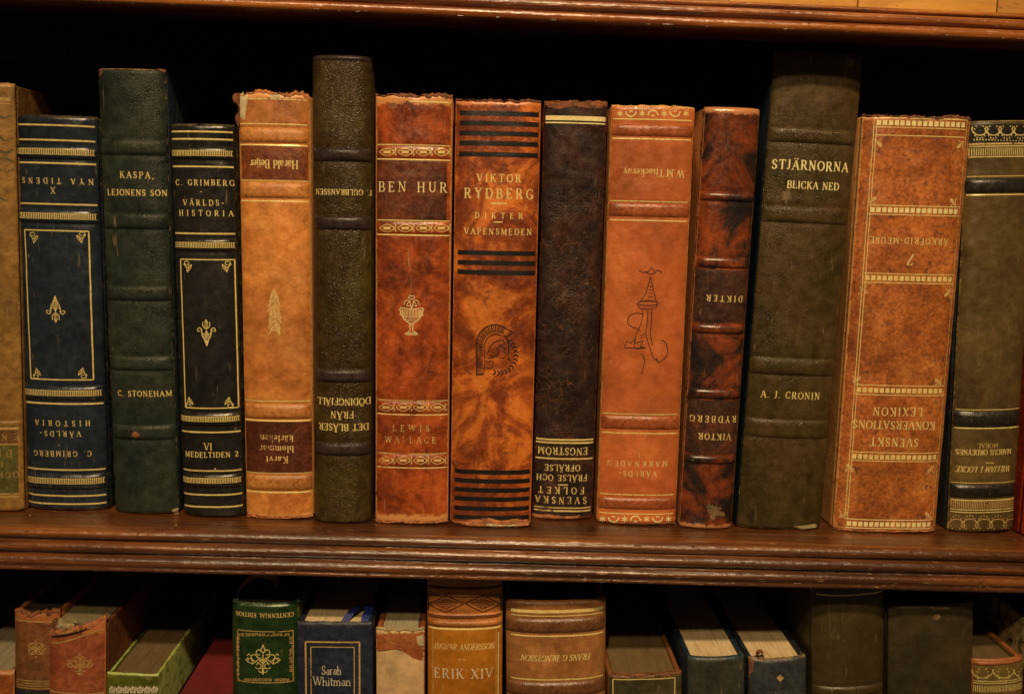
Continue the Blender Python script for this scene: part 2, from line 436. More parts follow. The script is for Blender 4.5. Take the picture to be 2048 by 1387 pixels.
        rows.append([(p[0] * .95, p[1] + .0014, p[2] - .0040) for p in row(h)])
        m = MB(); m.grid(rows, len(rows[0]), len(rows), True); b.spine = m.build('spine', mat, b.e)
        # cover boards
        yb = b.sag + gap - .0006
        for sgn in (-1, 1):
            mb = MB(); x1 = sgn * hw; x0 = sgn * (hw - bt)
            mb.box(min(x0, x1), max(x0, x1), yb, b.depth, 0, h - board_drop, .0009); mb.build('cover_board', board, b.e)
        if page:
            mp = MB(); mp.box(-hw + bt + .0003, hw - bt - .0003, b.sag + .0022, b.depth - .006, .003, h - page_drop, 0)
            mp.build('page_block', page, b.e, smooth=False)
        for (z0, z1, H) in b.bands:
            n = 14; R = []
            for j in range(n + 1):
                s = -1 + 2 * j / n; s = math.sin(s * math.pi / 2); z = (z0 + z1) / 2 + s * (z1 - z0) / 2; rr = []
                for x in xs:
                    bm = b.bump(x, z); yv = b.f0(x, z) - bm + (.00015 if (j in (0, n) or abs(x) > hw * .995) else -.00003)
                    rr.append((x, yv, z))
                R.append(rr)
            mm = MB(); mm.grid(R, len(xs), n + 1, True); mm.build('raised_band', bandmat or mat, b.e)
    # --- flat decoration following the skin
    def eps(b): b.k += 1; return 6e-5 + (b.k % 9) * 6e-6
    def ribbon(b, m, pts, wd):             # pts: (x, z, halfwidth) local metres
        e = b.eps(); P = []
        for i in range(len(pts) - 1):
            a, c = pts[i], pts[i + 1]; L = math.hypot(c[0] - a[0], c[1] - a[1]); n = max(1, int(L / .0012))
            for k in range(n): t = k / n; P.append(tuple(a[j] + (c[j] - a[j]) * t for j in range(3)))
        P.append(tuple(pts[-1]))
        closed = math.hypot(P[0][0] - P[-1][0], P[0][1] - P[-1][1]) < 1e-6 and len(P) > 3
        base = len(m.v)
        for i, p in enumerate(P):
            a = P[i - 1] if i > 0 else (P[-2] if closed else p); c = P[i + 1] if i < len(P) - 1 else (P[1] if closed else p)
            dx, dz = c[0] - a[0], c[1] - a[1]; L = math.hypot(dx, dz) or 1; nx, nz = -dz / L, dx / L; w = p[2]
            for s in (1, -1):
                x = max(-b.hw * .995, min(b.hw * .995, p[0] + nx * w * s)); m.v.append(b.P(x, p[1] + nz * w * s, e))
        for i in range(len(P) - 1):
            a = base + 2 * i; m.f.append((a, a + 1, a + 3, a + 2))
    def quad(b, m, x0, x1, z0, z1, nx=None, nz=None, e=None):
        e = e or b.eps(); nx = nx or max(1, int(abs(x1 - x0) / .0012)); nz = nz or max(1, int(abs(z1 - z0) / .0012))
        R = [[b.P(x0 + (x1 - x0) * i / nx, z0 + (z1 - z0) * j / nz, e) for i in range(nx + 1)] for j in range(nz + 1)]
        m.grid(R, nx + 1, nz + 1, True)
    def line(b, py, w, mat, x0=-.95, x1=.95, name='gilt_line', broken=0):
        z = b.zc(py); m = MB(); hwd = w * PX / 2
        if not broken: b.quad(m, x0 * b.hw, x1 * b.hw, z - hwd, z + hwd, nz=1 if w < 6 else None)
        else:
            x = x0 * b.hw; r = random.Random(int(py * 7)); X1 = x1 * b.hw
            while x < X1:
                L = r.uniform(.5, 3) * broken * PX * 3; b.quad(m, x, min(X1, x + L), z - hwd, z + hwd, nz=1); x += L + r.uniform(.6, 1.6) * PX
        return m.build(name, mat, b.e)
    def patch(b, pa, pb, mat, x0=-.97, x1=.97, name='title_label', e=3.5e-5):
        m = MB(); b.quad(m, x0 * b.hw, x1 * b.hw, b.zc(pb), b.zc(pa), e=e); return m.build(name, mat, b.e)
    def ticks(b, py, hp, n, mat, x0=-.95, x1=.95, duty=.5, name='gilt_tick_row', rails=True):
        z = b.zc(py); m = MB(); hh = hp * PX / 2; a = b.hw
        # equal steps along the curved skin
        for i in range(n):
            t0 = (x0 + (x1 - x0) * i / n) * a; t1 = (x0 + (x1 - x0) * (i + duty) / n) * a
            b.quad(m, t0, t1, z - hh, z + hh, nx=1, nz=5)
        if rails: 
            for s in (-1, 1): b.quad(m, x0 * a, x1 * a, z + s * hh - .4 * PX, z + s * hh + .4 * PX, nz=1)
        return m.build(name, mat, b.e)
    def text(b, s, px, py, hp, wp, mat, rot=False, wt=1.0, ital=0.0, thin=.07, thick=.14, name='lettering'):
        x, z = b.loc(px, py); H = hp * PX; gl = [glyph(c) for c in s]; nat = sum(g[0] for g in gl) * H; Wd = wp * PX
        xs = 1.0; tr = 0.0
        if nat > Wd: xs = Wd / nat
        elif len(s) > 1: tr = (Wd - nat) / (len(s) - 1)
        b.k += 1; m = MB(); cur = -(nat * xs + tr * (len(s) - 1)) / 2; sg = -1 if rot else 1; rr = random.Random(len(s) * 31 + int(px))
        for adv, strokes in gl:
            jz = rr.uniform(-.03, .03)
            for st in strokes:
                pts = []
                for (gx, gy, tk) in st:
                    w = (thin + (thick - thin) * float(tk)) * wt * .92 * H / 2
                    lx = cur + (gx + ital * gy) * H * xs; lz = (gy - .5 + jz) * H
                    pts.append((x + sg * lx, z + sg * lz, w))
                b.ribbon(m, pts, 0)
            cur += adv * H * xs + tr
        return m.build(name, mat, b.e)
    def draw(b, strokes, mat, name='gilt_ornament', cx=0, cy=0, sc=1.0, flip=False, mirror=False, w=1.4, jit=0.0):
        """strokes: polylines in photo pixels about (cx, cy)"""
        x, z = b.loc(cx, cy); m = MB()
        for st in strokes:
            ww = w
            if isinstance(st, tuple) and len(st) == 2 and isinstance(st[1], (int, float)): st, ww = st
            pts = []
            for (u, v) in st:
                u *= sc * (-1 if mirror else 1); v *= sc * (-1 if flip else 1)
                pts.append((x + u * PX, z - v * PX, ww * PX / 2))
            b.ribbon(m, pts, 0)
        return m.build(name, mat, b.e)
    def drawpx(b, strokes, mat, name='tooled_ornament', w=1.6):
        m = MB()
        for st in strokes:
            ww = w
            if isinstance(st, tuple) and len(st) == 2 and isinstance(st[1], (int, float)): st, ww = st
            b.ribbon(m, [b.loc(*p) + (ww * PX / 2,) for p in st], 0)
        return m.build(name, mat, b.e)
    def frame(b, x0, y0, x1, y1, mat, w=1.8, name='gilt_frame'):
        cx, cy = (x0 + x1) / 2, (y0 + y1) / 2; X, Z = b.loc(cx, cy); zt, zb = b.zc(y0), b.zc(y1); hw_ = (x1 - x0) / 2 * PX; m = MB(); q = w * PX / 2
        b.quad(m, X - hw_, X + hw_, zt - q, zt + q, nz=1); b.quad(m, X - hw_, X + hw_, zb - q, zb + q, nz=1)
        b.quad(m, X - hw_ - q, X - hw_ + q, zb, zt, nx=1); b.quad(m, X + hw_ - q, X + hw_ + q, zb, zt, nx=1)
        m.build(name, mat, b.e); return X, hw_, zb, zt
    def blob(b, pts, mat, name='worn_patch', e=4e-5, jag=.25, thick=0.0):
        loc = [b.loc(*p) for p in pts]; cx = sum(p[0] for p in loc) / len(loc); cz = sum(p[1] for p in loc) / len(loc)
        out = []; n = len(loc)
        for i in range(n):
            a, c = loc[i], loc[(i + 1) % n]; L = math.hypot(c[0] - a[0], c[1] - a[1]); k = max(1, int(L / .0005))
            for j in range(k):
                t = j / k; x = a[0] + (c[0] - a[0]) * t; z = a[1] + (c[1] - a[1]) * t
                r = 1 + jag * fbm(x, z, 900, 4); out.append((cx + (x - cx) * r, cz + (z - cz) * r))
        m = MB(); R = []
        rings = 6
        for k in range(rings + 1):
            t = k / rings; ee = e + thick * (math.sin(t * math.pi) if t > .5 else 1) * .5
            row = []
            for (x, z) in out + out[:1]:
                X = max(-b.hw * .998, min(b.hw * .998, cx + (x - cx) * max(t, .02))); Z = cz + (z - cz) * max(t, .02)
                p = b.P(X, Z, e + thick * (1 - t ** 4) * (.7 + .6 * fbm(X, Z, 700)) ); row.append(p)
            R.append(row)
        m.grid(R, len(out) + 1, rings + 1, True)
        return m.build(name, mat, b.e)
    def fray(b, mat, top=True, x0=-1, x1=1, hgt=.0016, up=.0008, e=.0002, name='frayed_edge', seed=0):
        m = MB(); n = int((x1 - x0) * b.hw / .00028); R = [[], [], [], []]
        for i in range(n + 1):
            x = (x0 + (x1 - x0) * i / n) * b.hw; s = 1 if top else -1; zb = b.h if top else 0
            ee = b.rag * fbm(x + b.seed * 3.1, 9 if top else 2, 200, 4) * 1.2
            if top and b.topf: ee += float(np.interp(x / b.hw, [p[0] for p in b.topf], [p[1] for p in b.topf])) * PX
            if not top: ee = max(0, ee)
            o = zb + ee + s * up * (.45 + .9 * fbm(x, seed + 5.3, 140, 4) + .35 * fbm(x, seed + 2.3, 900, 2)); i_ = zb + ee - s * hgt * (.6 + .8 * fbm(x, seed + 1.3, 150, 4))
            if not top: o = max(o, .00005)
            y = b.f0(x, b.h - .003 if top else .003)
            R[0].append((x, y + .0016, o)); R[1].append((x, y + .0002 - e - .0004 * abs(fbm(x, seed + 2, 2500)), o))
            R[2].append((x, y - e - .0004 * abs(fbm(x, seed + 8, 1800)), (o + i_) / 2)); R[3].append((x, y + .0002, i_))
        m.grid(R, n + 1, 4, not top)
        r = random.Random(b.seed * 9 + seed + top)
        for _ in range(int(14 * up / .0005)):         # loose fibres
            i = r.randrange(2, n - 2); q = R[1][i]; L = r.uniform(.0005, .0016) * (1 if top else .35); a = r.uniform(-1.2, 1.2); sg = 1 if top else -1; w = .00006
            p0 = (q[0] - w, q[1], q[2] - sg * .0003); p1 = (q[0] + w, q[1], q[2] - sg * .0003)
            p2 = (q[0] + L * math.sin(a), q[1] - L * .4, max(.0001, q[2] + sg * L * math.cos(a))); k = len(m.v); m.v += [p0, p1, p2]; m.f.append((k, k + 1, k + 2))
        return m.build(name, mat, b.e)
def arc(cx, cy, rx, ry, a0, a1, n=14):
    return [(cx + rx * math.cos(math.radians(a0 + (a1 - a0) * i / n)), cy + ry * math.sin(math.radians(a0 + (a1 - a0) * i / n))) for i in range(n + 1)]
def mirx(L): return [([(-u, v) for u, v in s[0]], s[1]) if isinstance(s, tuple) else [(-u, v) for u, v in s] for s in L]

# ------------------------------------------------------------------ materials
M_shelf = wood('dark_oiled_oak', (146, 80, 30), (86, 43, 14), (28, 12, 5), seed=11, bump=.7, coat=.7, rough=.3)
M_upper = wood('upper_oak', (206, 118, 42), (126, 60, 18), (44, 18, 7), seed=14, flecks=.5, bump=.75, coat=.7)
M_birch = [wood('birch_%d' % i, (236 - 14 * i, 168 - 12 * i, 84 - 8 * i), (216 - 14 * i, 146 - 12 * i, 62 - 6 * i), (176, 108, 42), gx=60, gz=150, flecks=0, bump=.12, seed=20 + i, coat=.1, rough=.4) for i in range(3)]
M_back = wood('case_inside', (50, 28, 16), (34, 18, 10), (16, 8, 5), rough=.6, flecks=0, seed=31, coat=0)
G = gilt('gold_leaf'); GW = gilt('worn_gold_leaf', (222, 166, 98), .45); GF = gilt('faint_gold_leaf', (206, 146, 84), .42, wscale=1400); GR = gilt('rubbed_gold_leaf', (214, 164, 96), .31); GB = gilt('bright_gold_leaf', (250, 200, 124), .1)
GD = gilt('dull_gold_leaf', (180, 136, 74), .36); GP = gilt('pale_print', (190, 165, 120), .3, 0.05, .5)
INK = plain('black_tooling', (26, 20, 16), .38, 500, .3, .3); INKW = gilt('dark_line_tooling', (40, 18, 10), .12, 0, .5)
CREASE = plain('tooled_crease', (92, 42, 16), .5, 500, .3, .2)
SUEDE = plain('raw_leather', (196, 112, 58), .85, 260, .45, .9, 4); SUEDE_D = plain('dark_raw_leather', (152, 84, 44), .85, 260, .5, .9, 6)
SCUFF = plain('scuffed_skin', (120, 88, 50), .7, 260, .4, .6, 5); PAPER = plain('lining_paper', (205, 172, 122), .8, 200, .25, .5, 8); PAPER_D = plain('soiled_lining', (170, 140, 92), .8, 150, .35, .6, 9)
PG_CREAM = pages('cream_page_edges', (224, 184, 128)); PG_GREY = pages('grey_page_edges', (170, 146, 106), .6, 6)
PG_BROWN = pages('brown_page_edges', (118, 88, 48), .5, 7); PG_DARK = pages('dark_page_edges', (60, 46, 30), .5, 8); PG_RED = pages('red_page_edges', (120, 30, 28), .75, 9)
PG_SH = pages('soiled_page_edges', (140, 118, 78), .6, 12)

# ------------------------------------------------------------------ bookcase
case = bpy.data.objects.new('bookcase', None); COL.objects.link(case)
case['label'] = 'dark oak bookcase with reeded shelf edges and a pale wood board strip above'; case['category'] = 'bookcase'
def reed(y, z0, z1, bulge, n=8):     # half-round bead between z1 (top) and z0 (bottom)
    c, r = (z0 + z1) / 2, (z1 - z0) / 2
    return [(y + bulge * (1 - math.cos(math.radians(a))) * 0 - bulge * math.sin(math.radians(90 - abs(a - 90))), c + r * math.cos(math.radians(a))) for a in [180.0 * i / n for i in range(n + 1)]]
def extrude(name, prof, mat, x0, x1, n=260, wob=.00022, seed=0, parent=case):
    m = MB(); R = []
    for i in range(n + 1):
        x = x0 + (x1 - x0) * i / n
        R.append([(x, y + (noise.fractal(Vector((x * 14, k * .35, seed)), .6, 2, 3) * wob if y < .01 else 0), z + (noise.fractal(Vector((x * 9, k * .3, seed + 5)), .6, 2, 2) * wob if y < .01 else 0)) for k, (y, z) in enumerate(prof)])
    m.grid(R, len(prof), n + 1); 
    o = m.build(name, mat, parent)
    for p in o.data.polygons: pass
    return o
XL, XR = -.42, .44
top = [(.225, 0), (.10, 0), (.03, 0), (0, 0), (-.009, 0)]
mid_prof = top + [(-.0118, -.0001), (-.0135, -.0005), (-.0150, -.0013), (-.0158, -.0024), (-.0159, -.0036), (-.0152, -.0047), (-.0138, -.0055), (-.0132, -.0060)] \
    + [(-.0134, -.0064), (-.0150, -.0069), (-.0163, -.0079), (-.0168, -.0090), (-.0166, -.0101), (-.0157, -.0112), (-.0143, -.0119), (-.0137, -.0124)] \
    + [(-.0139, -.0128), (-.0155, -.0134), (-.0167, -.0144), (-.0172, -.0156), (-.0170, -.0168), (-.0163, -.0178), (-.0158, -.0184), (-.0163, -.0190), (-.0164, -.0202), (-.0150, -.0206)] \
    + [(.012, -.0206), (.0122, -.017), (.225, -.017)]
extrude('shelf', mid_prof, M_shelf, XL, XR)
zu = .2362
up_prof = [(.225, zu + .0128), (.02, zu + .0128), (-.007, zu + .0128), (-.0084, zu + .0127), (-.0110, zu + .0126), (-.0124, zu + .0122), (-.0130, zu + .0114), (-.0126, zu + .0106), (-.0116, zu + .0101), (-.0112, zu + .0098)] \
    + [(-.0125, zu + .0096), (-.0150, zu + .0091), (-.0162, zu + .0082), (-.0164, zu + .0070), (-.0158, zu + .0059), (-.0144, zu + .0052), (-.0138, zu + .0048)] \
    + [(-.0152, zu + .0046), (-.0164, zu + .0038), (-.0168, zu + .0026), (-.0164, zu + .0012), (-.0156, zu + .0004), (-.0148, zu)] \
    + [(.012, zu), (.0122, zu + .004), (.225, zu + .004)]
extrude('shelf', up_prof, M_upper, XL, XR, seed=3)
low_prof = [(y, z - .302) for y, z in mid_prof]; extrude('shelf', low_prof, M_shelf, XL, XR, n=80, seed=6)
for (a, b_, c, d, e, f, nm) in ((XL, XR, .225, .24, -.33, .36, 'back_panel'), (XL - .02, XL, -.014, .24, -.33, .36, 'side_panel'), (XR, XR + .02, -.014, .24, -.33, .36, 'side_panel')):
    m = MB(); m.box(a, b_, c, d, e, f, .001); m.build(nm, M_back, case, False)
# pale boards standing on the upper shelf's back strip
xs_ = [hit_y(p, 12, -.003).x for p in (-300, 40, 330, 640, 905, 1180, 1452, 1708, 1984, 2260)]
for i in range(len(xs_) - 1):
    m = MB(); dy = .0004 * ((i * 7) % 3); m.box(xs_[i] + .0002, xs_[i + 1] - .0002, -.0075 - dy, .006, zu + .0130, .36, .0004); m.build('board', M_birch[(i * 2 + 1) % 3], case)

# ------------------------------------------------------------------ ornaments (photo pixels about their centre)
def fleuron():                       # bud up
    half = [([(0, -27), (3, -19), (7, -22), (7, -14), (3, -9), (0, -8)], 1.7), ([(0, -24), (0, -9)], 1.2), ([(2.6, -18), (2.6, -10)], 1.0),
            ([(0, 20), (4, 14), (8, 8), (10, 0), (9, -5), (11, -9), (15, -10), (18, -7), (18, -3), (14, -3)], 1.8),
            ([(0, -4), (3, 2), (7, 3), (9, 0)], 1.5), ([(0, 27), (3, 18), (6, 10)], 1.7), ([(0, -6), (0, 25)], 1.5), ([(2.5, 2), (3, 14)], 1.2), ([(5, 4), (5, 10)], 1.2), ([(9, -1), (13, -6)], 1.0)]
    return half + mirx(half)
def corner():                        # for the upper left corner of a frame
    return [([(1, 3), (3, -3), (9, -4), (12, 0), (10, 4), (7, 2)], 1.6), ([(1, 3), (5, 6), (7, 12), (8, 18), (12, 13), (16, 8), (17, 2), (14, 4), (11, 8), (8, 9)], 1.5), ([(5, 6), (12, 10)], 1.3), ([(8, 18), (11, 9), (16, 3)], 1.2), ([(2, 0), (5, 4)], 1.6)]
def urn():
    h = [([(0, -12), (9, -13), (18, -14), (22, -15)], 1.6), ([(22, -15), (24, -10), (21, -6), (23, -2), (19, 2)], 1.7), ([(19, -12), (19, -1), (17, 6), (11, 12), (5, 16), (0, 17)], 1.6),
         ([(0, 17), (4, 18), (3, 24), (2.5, 30), (6, 34), (13, 38)], 1.5), ([(0, 39), (7, 39.5), (13, 38)], 1.8), ([(0, 36), (8, 36)], 1.2), ([(0, 4), (10, 4), (18, 3)], 1.4), ([(0, 21), (4, 20)], 1.3),
         ([(0, -13), (2, -20), (4, -28), (9, -31), (14, -27), (15, -21)], 1.4), ([(4, -28), (8, -24), (10, -18)], 1.3), ([(0, -38), (4, -40), (6, -35), (3, -32), (0, -33)], 1.5), ([(2, -20), (8, -18)], 1.2), ([(0, 8), (9, 9), (14, 7)], 1.0), ([(0, 12), (9, 12)], 1.0)]
    h += [([(x, -11), (x, 2)], 1.1) for x in (1.5, 4.5, 7.5, 10.5, 13.5, 16.5)]
    return h + mirx(h)
def feather():
    r = random.Random(4); o = [([(0, -44), (2, -20), (0, 0), (1, 20), (4, 42)], 1.6)]
    for i in range(22):
        y = -42 + i * 3.9; w = 3 + 12 * math.sin(min(1, (i + 2) / 16) * math.pi * .62)
        for s in (-1, 1):
            a = r.uniform(.6, 1.05); o.append(([(0, y), (s * w * .6 * a, y + 3.5), (s * w * a * .95, y + 11 + r.uniform(-1, 2))], r.uniform(1.4, 2.6)))
    return o
def trochoid(x0, x1, y, per, amp, up=True, w=1.7, dots=True):
    s = -1 if up else 1; o = []; P = []
    n = int((x1 - x0) / per * 22); 
    for i in range(n + 1):
        t = i / n * (x1 - x0) / per * 2 * math.pi; P.append((x0 + per * t / (2 * math.pi) - amp * .95 * math.sin(t), y + s * (-amp * math.cos(t)) * 1.0))
    o.append((P, w))
    if dots:
        k = int((x1 - x0) / per) + 1
        for j in range(k):
            cx = x0 + per * (j + .5)
            for a in range(-140, 141, 28):
                A = math.radians(a); r1, r2 = amp * 1.45, amp * 1.85
                p = (cx + r1 * .8 * math.sin(A), y + s * (amp * .15 + r1 * math.cos(A))); q = (cx + r2 * .8 * math.sin(A), y + s * (amp * .15 + r2 * math.cos(A)))
                if x0 - 4 < p[0] < x1 + 4: o.append(([p, q], w))
    return o
def chain(x0, x1, y, per=37, w=1.4):
    o = []; n = int((x1 - x0) / per + .5); per = (x1 - x0) / n
    for i in range(n):
        c = x0 + per * (i + .5); a = per * .42
        o.append(([(c - a, y)] + [(c - a + 2 * a * k / 8, y - 7.5 * math.sin(math.pi * k / 8)) for k in range(9)], w)); o.append(([(c - a + 2 * a * k / 8, y + 7.5 * math.sin(math.pi * k / 8)) for k in range(9)], w))
        o.append(([(c - 7, y), (c - 3, y), (c + 3, y), (c + 7, y)], 5.2))
        o.append(([(c + a - 3, y - 5), (c + a + 4, y + 6)], w)); o.append(([(c + a + 4, y - 6), (c + a - 3, y + 5)], w)); o.append(([(c + a + .6, y - 8), (c + a + 3, y - 4)], w)); o.append(([(c + a + .6, y + 8), (c + a + 3, y + 4)], w))
    return o
def stars(x0, x1, y, per=22, w=1.6):
    o = []; n = int((x1 - x0) / per)
    for i in range(n + 1):
        x = x0 + per * i
        if i % 2 == 0:
            for a in (0, 60, 120): A = math.radians(a + 30); o.append(([(x - 6 * math.cos(A), y - 6 * math.sin(A)), (x + 6 * math.cos(A), y + 6 * math.sin(A))], w + .4))
        else:
            up = (i // 2) % 2
            o.append((arc(x, y + (4 if up else -4), 10, 10, 180 if up else 0, 360 if up else 180, 9), w + 1.2)); o.append(([(x - 3, y + 3 if up else y - 6), (x + 3, y + 6 if up else y - 3)], w)); o.append(([(x + 3, y + 3 if up else y - 6), (x - 3, y + 6 if up else y - 3)], w))
    return o
def dots_wave(x0, x1, y, amp=4, per=44, w=2):
    o = []; x = x0
    while x < x1: 
        v = y - amp * math.sin((x - x0) / per * 2 * math.pi); o.append(([(x, v), (x + 2, v)], w)); x += 4.2
    return o
def sprig():                          # small corner flower, upper left
    return [([(0, 0), (7, 7), (14, 14)], 2.2), ([(3, 2), (10, 3), (14, -1)], 1.6), ([(2, 4), (3, 12), (-1, 17)], 1.6), ([(8, 6), (14, 9), (15, 15), (10, 13), (7, 8)], 2.0)]
def put(b, fn, spots, mat, w=1.6, sc=1.0):
    for (x, y, fl, mi) in spots: b.draw(fn(), mat, 'gilt_ornament', x, y, sc, flip=fl, mirror=mi)

# ================================================================== UPPER ROW
# 0 pale tan book at the far left
b = Book(((-150, 147), (30, 149), (49, 1008), (-118, 1010)), 'worn tan book cut by the left edge, with green title field at its foot', y0=.004, seed=1, rag=.0006)
m0 = leather('tan_marbled', [(.2, (104, 70, 30)), (.5, (146, 98, 38)), (.75, (170, 116, 50))], b.hw, b.h, 30, grain=900, wear=(180, 126, 62), wamt=.0, seed=2, rough=.5)
b.add_band(839, 852, .0006)
b.body(m0, leather('brown_sides', [(.3, (104, 66, 30)), (.7, (140, 92, 44))], .05, .3, 25, seed=3))
m0g = leather('green_field', [(.3, (78, 72, 28)), (.7, (104, 90, 40))], .05, .3, 60, seed=4); m0b = leather('brown_field', [(.3, (96, 56, 26)), (.7, (120, 72, 36))], .05, .3, 60, seed=5)
b.patch(858, 887, m0b, x0=-.9, x1=.9); b.patch(888, 985, m0g, x0=-.9, x1=.9)
for y, w in ((194, 7), (203, 2), (849, 3), (855, 5), (887, 3), (986, 3), (992, 4)): b.line(y, w, GD, x0=-.9, x1=.92)
b.text('EN', 20, 873, 13, 32, GD, True); b.text('DE', 8, 906, 14, 30, GD, True); b.text('I', 4, 928, 12, 6, GD, True); b.text('OCH', 16, 949, 13, 40, GD, True)
GM = plain('green_marbling', (96, 86, 40), .5, 300, .3, .2, alpha_worn=.42)
b.drawpx([([(-5, 232), (12, 236), (24, 230)], 4), ([(-5, 268), (8, 282), (26, 276)], 4), ([(-5, 300), (12, 306), (26, 300)], 5), ([(-5, 318), (10, 316), (28, 324)], 4), ([(-4, 338), (14, 344), (28, 338)], 4), ([(0, 396), (14, 402)], 4)], GM, 'marbled_vein')

# 1 navy history
NAVY = dict(grain=1500, gb=.18, rough=.3, rvar=.1, speck=.15, coat=.25)
b = Book(((24, 229), (194, 233), (221, 1020), (55, 1023)), 'navy blue book with gilt frame and upside down title NYA TIDENS', 'gilt framed history volumes', seed=2, sag=.005)
for a, c in ((289, 319), (417, 447), (770, 802), (947, 979)): b.add_band(a, c, .0011)
m1 = leather('navy_leather', [(.3, (24, 28, 30)), (.55, (34, 39, 40)), (.8, (46, 50, 48))], b.hw, b.h, 26, wear=(84, 66, 40), wamt=-.05, seed=7, **NAVY); b.body(m1)
for y in (250, 280, 326, 408, 807, 939, 991, 1007): b.line(y, 3.2, G)
for y in (303, 432, 786, 962): b.ticks(y, 11, 44, G)
b.frame(53, 461, 179, 759, G, 2.6)
put(b, corner, ((59, 468, False, False), (172, 468, False, True), (66, 752, True, False), (175, 752, True, True)), G)
b.draw(fleuron(), G, 'gilt_ornament', 111, 618, 1.0, flip=True)
b.text('NYA TIDENS', 112, 362, 11, 138, G, True, 1.2); b.text('X', 106, 381, 12, 11, G, True, 1.2); b.text('HISTORIA', 123, 846, 11, 112, G, True, 1.2); b.text('VÄRLDS-', 120, 867, 11, 84, G, True, 1.2); b.text('·', 118, 890, 12, 4, G, True, 1.3); b.text('C. GRIMBERG', 123, 907, 11, 118, G, True, 1.2)

# 2 dark green
b = Book(((193, 136), (334, 140), (357, 1029), (233, 1029)), 'tall dark green leather book titled KASPA, LEJONENS SON', seed=3, sag=.0042)
for a, c in ((278, 311), (426, 459), (571, 602), (712, 742), (850, 880)): b.add_band(a, c, .0009)
m2 = leather('green_leather', [(.3, (30, 33, 24)), (.55, (44, 45, 31)), (.8, (58, 56, 36))], b.hw, b.h, 22, grain=1150, gb=.55, gtype='pebble', rough=.4, wear=(150, 112, 62), wamt=-.02, wend=.003, seed=9, speck=.25)
b.body(m2, leather('bluegreen_cloth', [(.3, (14, 24, 26)), (.7, (26, 38, 40))], .05, .3, 30, seed=10, rough=.6))
b.text('KASPA,', 273, 350, 12.5, 66, G, False, 1.2); b.text('LEJONENS SON', 271, 385, 11.5, 116, G, False, 1.4); b.text('C. STONEHAM', 287, 787, 11.5, 107, G, False, 1.3)
b.blob([(200, 136), (206, 136), (204, 148), (199, 152)], SUEDE_D); b.blob([(312, 137), (336, 139), (335, 145), (322, 143)], SUEDE_D); b.blob([(268, 862), (276, 864), (280, 871), (272, 874), (264, 870)], SUEDE_D, e=2e-4); b.blob([(344, 1018), (356, 1014), (357, 1028), (346, 1028)], PAPER_D)

# 3 near black history
b = Book(((340, 248), (470, 249), (490, 1034), (368, 1036)), 'black brown book with gilt frame reading VÄRLDSHISTORIA upright', 'gilt framed history volumes', seed=4, sag=.0045)
for a, c in ((292, 320), (475, 504), (824, 853), (947, 976)): b.add_band(a, c, .0010)
m3 = leather('black_leather', [(.3, (22, 19, 14)), (.6, (32, 28, 20)), (.85, (46, 40, 28))], b.hw, b.h, 26, wear=(98, 80, 48), wamt=-.02, wend=.005, seed=12, **NAVY); b.body(m3)
for y in (263, 278, 333, 467, 864, 941, 989, 1013): b.line(y, 3.2, G)
for y in (306, 490, 838, 961): b.ticks(y, 10, 36, G)
b.frame(364, 519, 470, 816, G, 2.4)
put(b, corner, ((367, 526, False, False), (463, 526, False, True), (371, 810, True, False), (468, 810, True, True)), G)
b.draw(fleuron(), G, 'gilt_ornament', 413, 665, 1.0)
b.text('C. GRIMBERG', 407, 365, 11, 114, G, False, 1.3); b.text('·', 402, 383, 12, 4, G, False, 1.5); b.text('VÄRLDS-', 406, 405, 11, 80, G, False, 1.2); b.text('HISTORIA', 410, 426, 11, 106, G, False, 1.2); b.text('VI', 416, 893, 14, 17, G, False, 1.1); b.text('MEDELTIDEN 2', 421, 909, 11, 108, G, False, 1.3)
b.blob([(428, 936), (431, 934), (433, 938), (430, 941)], PAPER, 'dust_speck', e=3e-4)

# 4 tan
b = Book(((474, 187), (621, 187), (625, 1040), (495, 1034)), 'light tan leather book with torn head, brown title fields and a gilt leaf spray', seed=5, sag=.0035, rag=.0012)
for a, c in ((255, 286), (364, 397), (808, 838), (950, 981)): b.add_band(a, c, .0008)
m4 = leather('tan_calf', [(.28, (140, 68, 24)), (.45, (180, 100, 38)), (.6, (196, 116, 48)), (.75, (216, 142, 70))], b.hw, b.h, 30, var=.25, grain=800, gb=.3, wear=(214, 142, 76), wamt=.35, wedge=.9, seed=13, rough=.48)
m4b = leather('tan_band', [(.3, (166, 92, 36)), (.6, (190, 116, 50)), (.8, (214, 150, 80))], b.hw, b.h, 60, seed=14, rough=.45)
m4l = leather('brown_label', [(.3, (84, 34, 13)), (.5, (112, 50, 20)), (.75, (160, 86, 36))], b.hw, b.h, 50, seed=15, rough=.42, fleck=((170, 100, 50), 240, .66))
b.body(m4, bandmat=m4b, board=m4)
b.patch(292, 359, m4l, x0=-.93, x1=.97); b.patch(843, 945, leather('dark_brown_label', [(.3, (62, 26, 12)), (.55, (84, 36, 16)), (.8, (130, 68, 30))], b.hw, b.h, 50, seed=16, rough=.42, fleck=((160, 92, 46), 260, .68)), x0=-.97, x1=.99)
for y in (248, 290, 361, 402, 802, 841, 946, 984): b.line(y, 2.6, G, x0=-.97)
b.line(198, 3, GW, broken=6)
b.text('Harald Beijer', 547, 329, 16, 96, G, True, 1.15); b.text('Karvt', 554, 919, 14, 46, GW, True, 1.3); b.text('blommar', 553, 898, 14, 70, GW, True, 1.3); b.text('kärleken', 553, 877, 14, 68, GW, True, 1.3)
b.draw(feather(), GR, 'gilt_ornament', 549, 620, 1.0)
b.blob([(480, 186), (496, 188), (494, 212), (490, 238), (482, 236)], PAPER, 'lining_patch', 1.5e-4); b.blob([(537, 186), (560, 186), (560, 197), (542, 198)], PAPER, 'lining_patch', 1.5e-4)
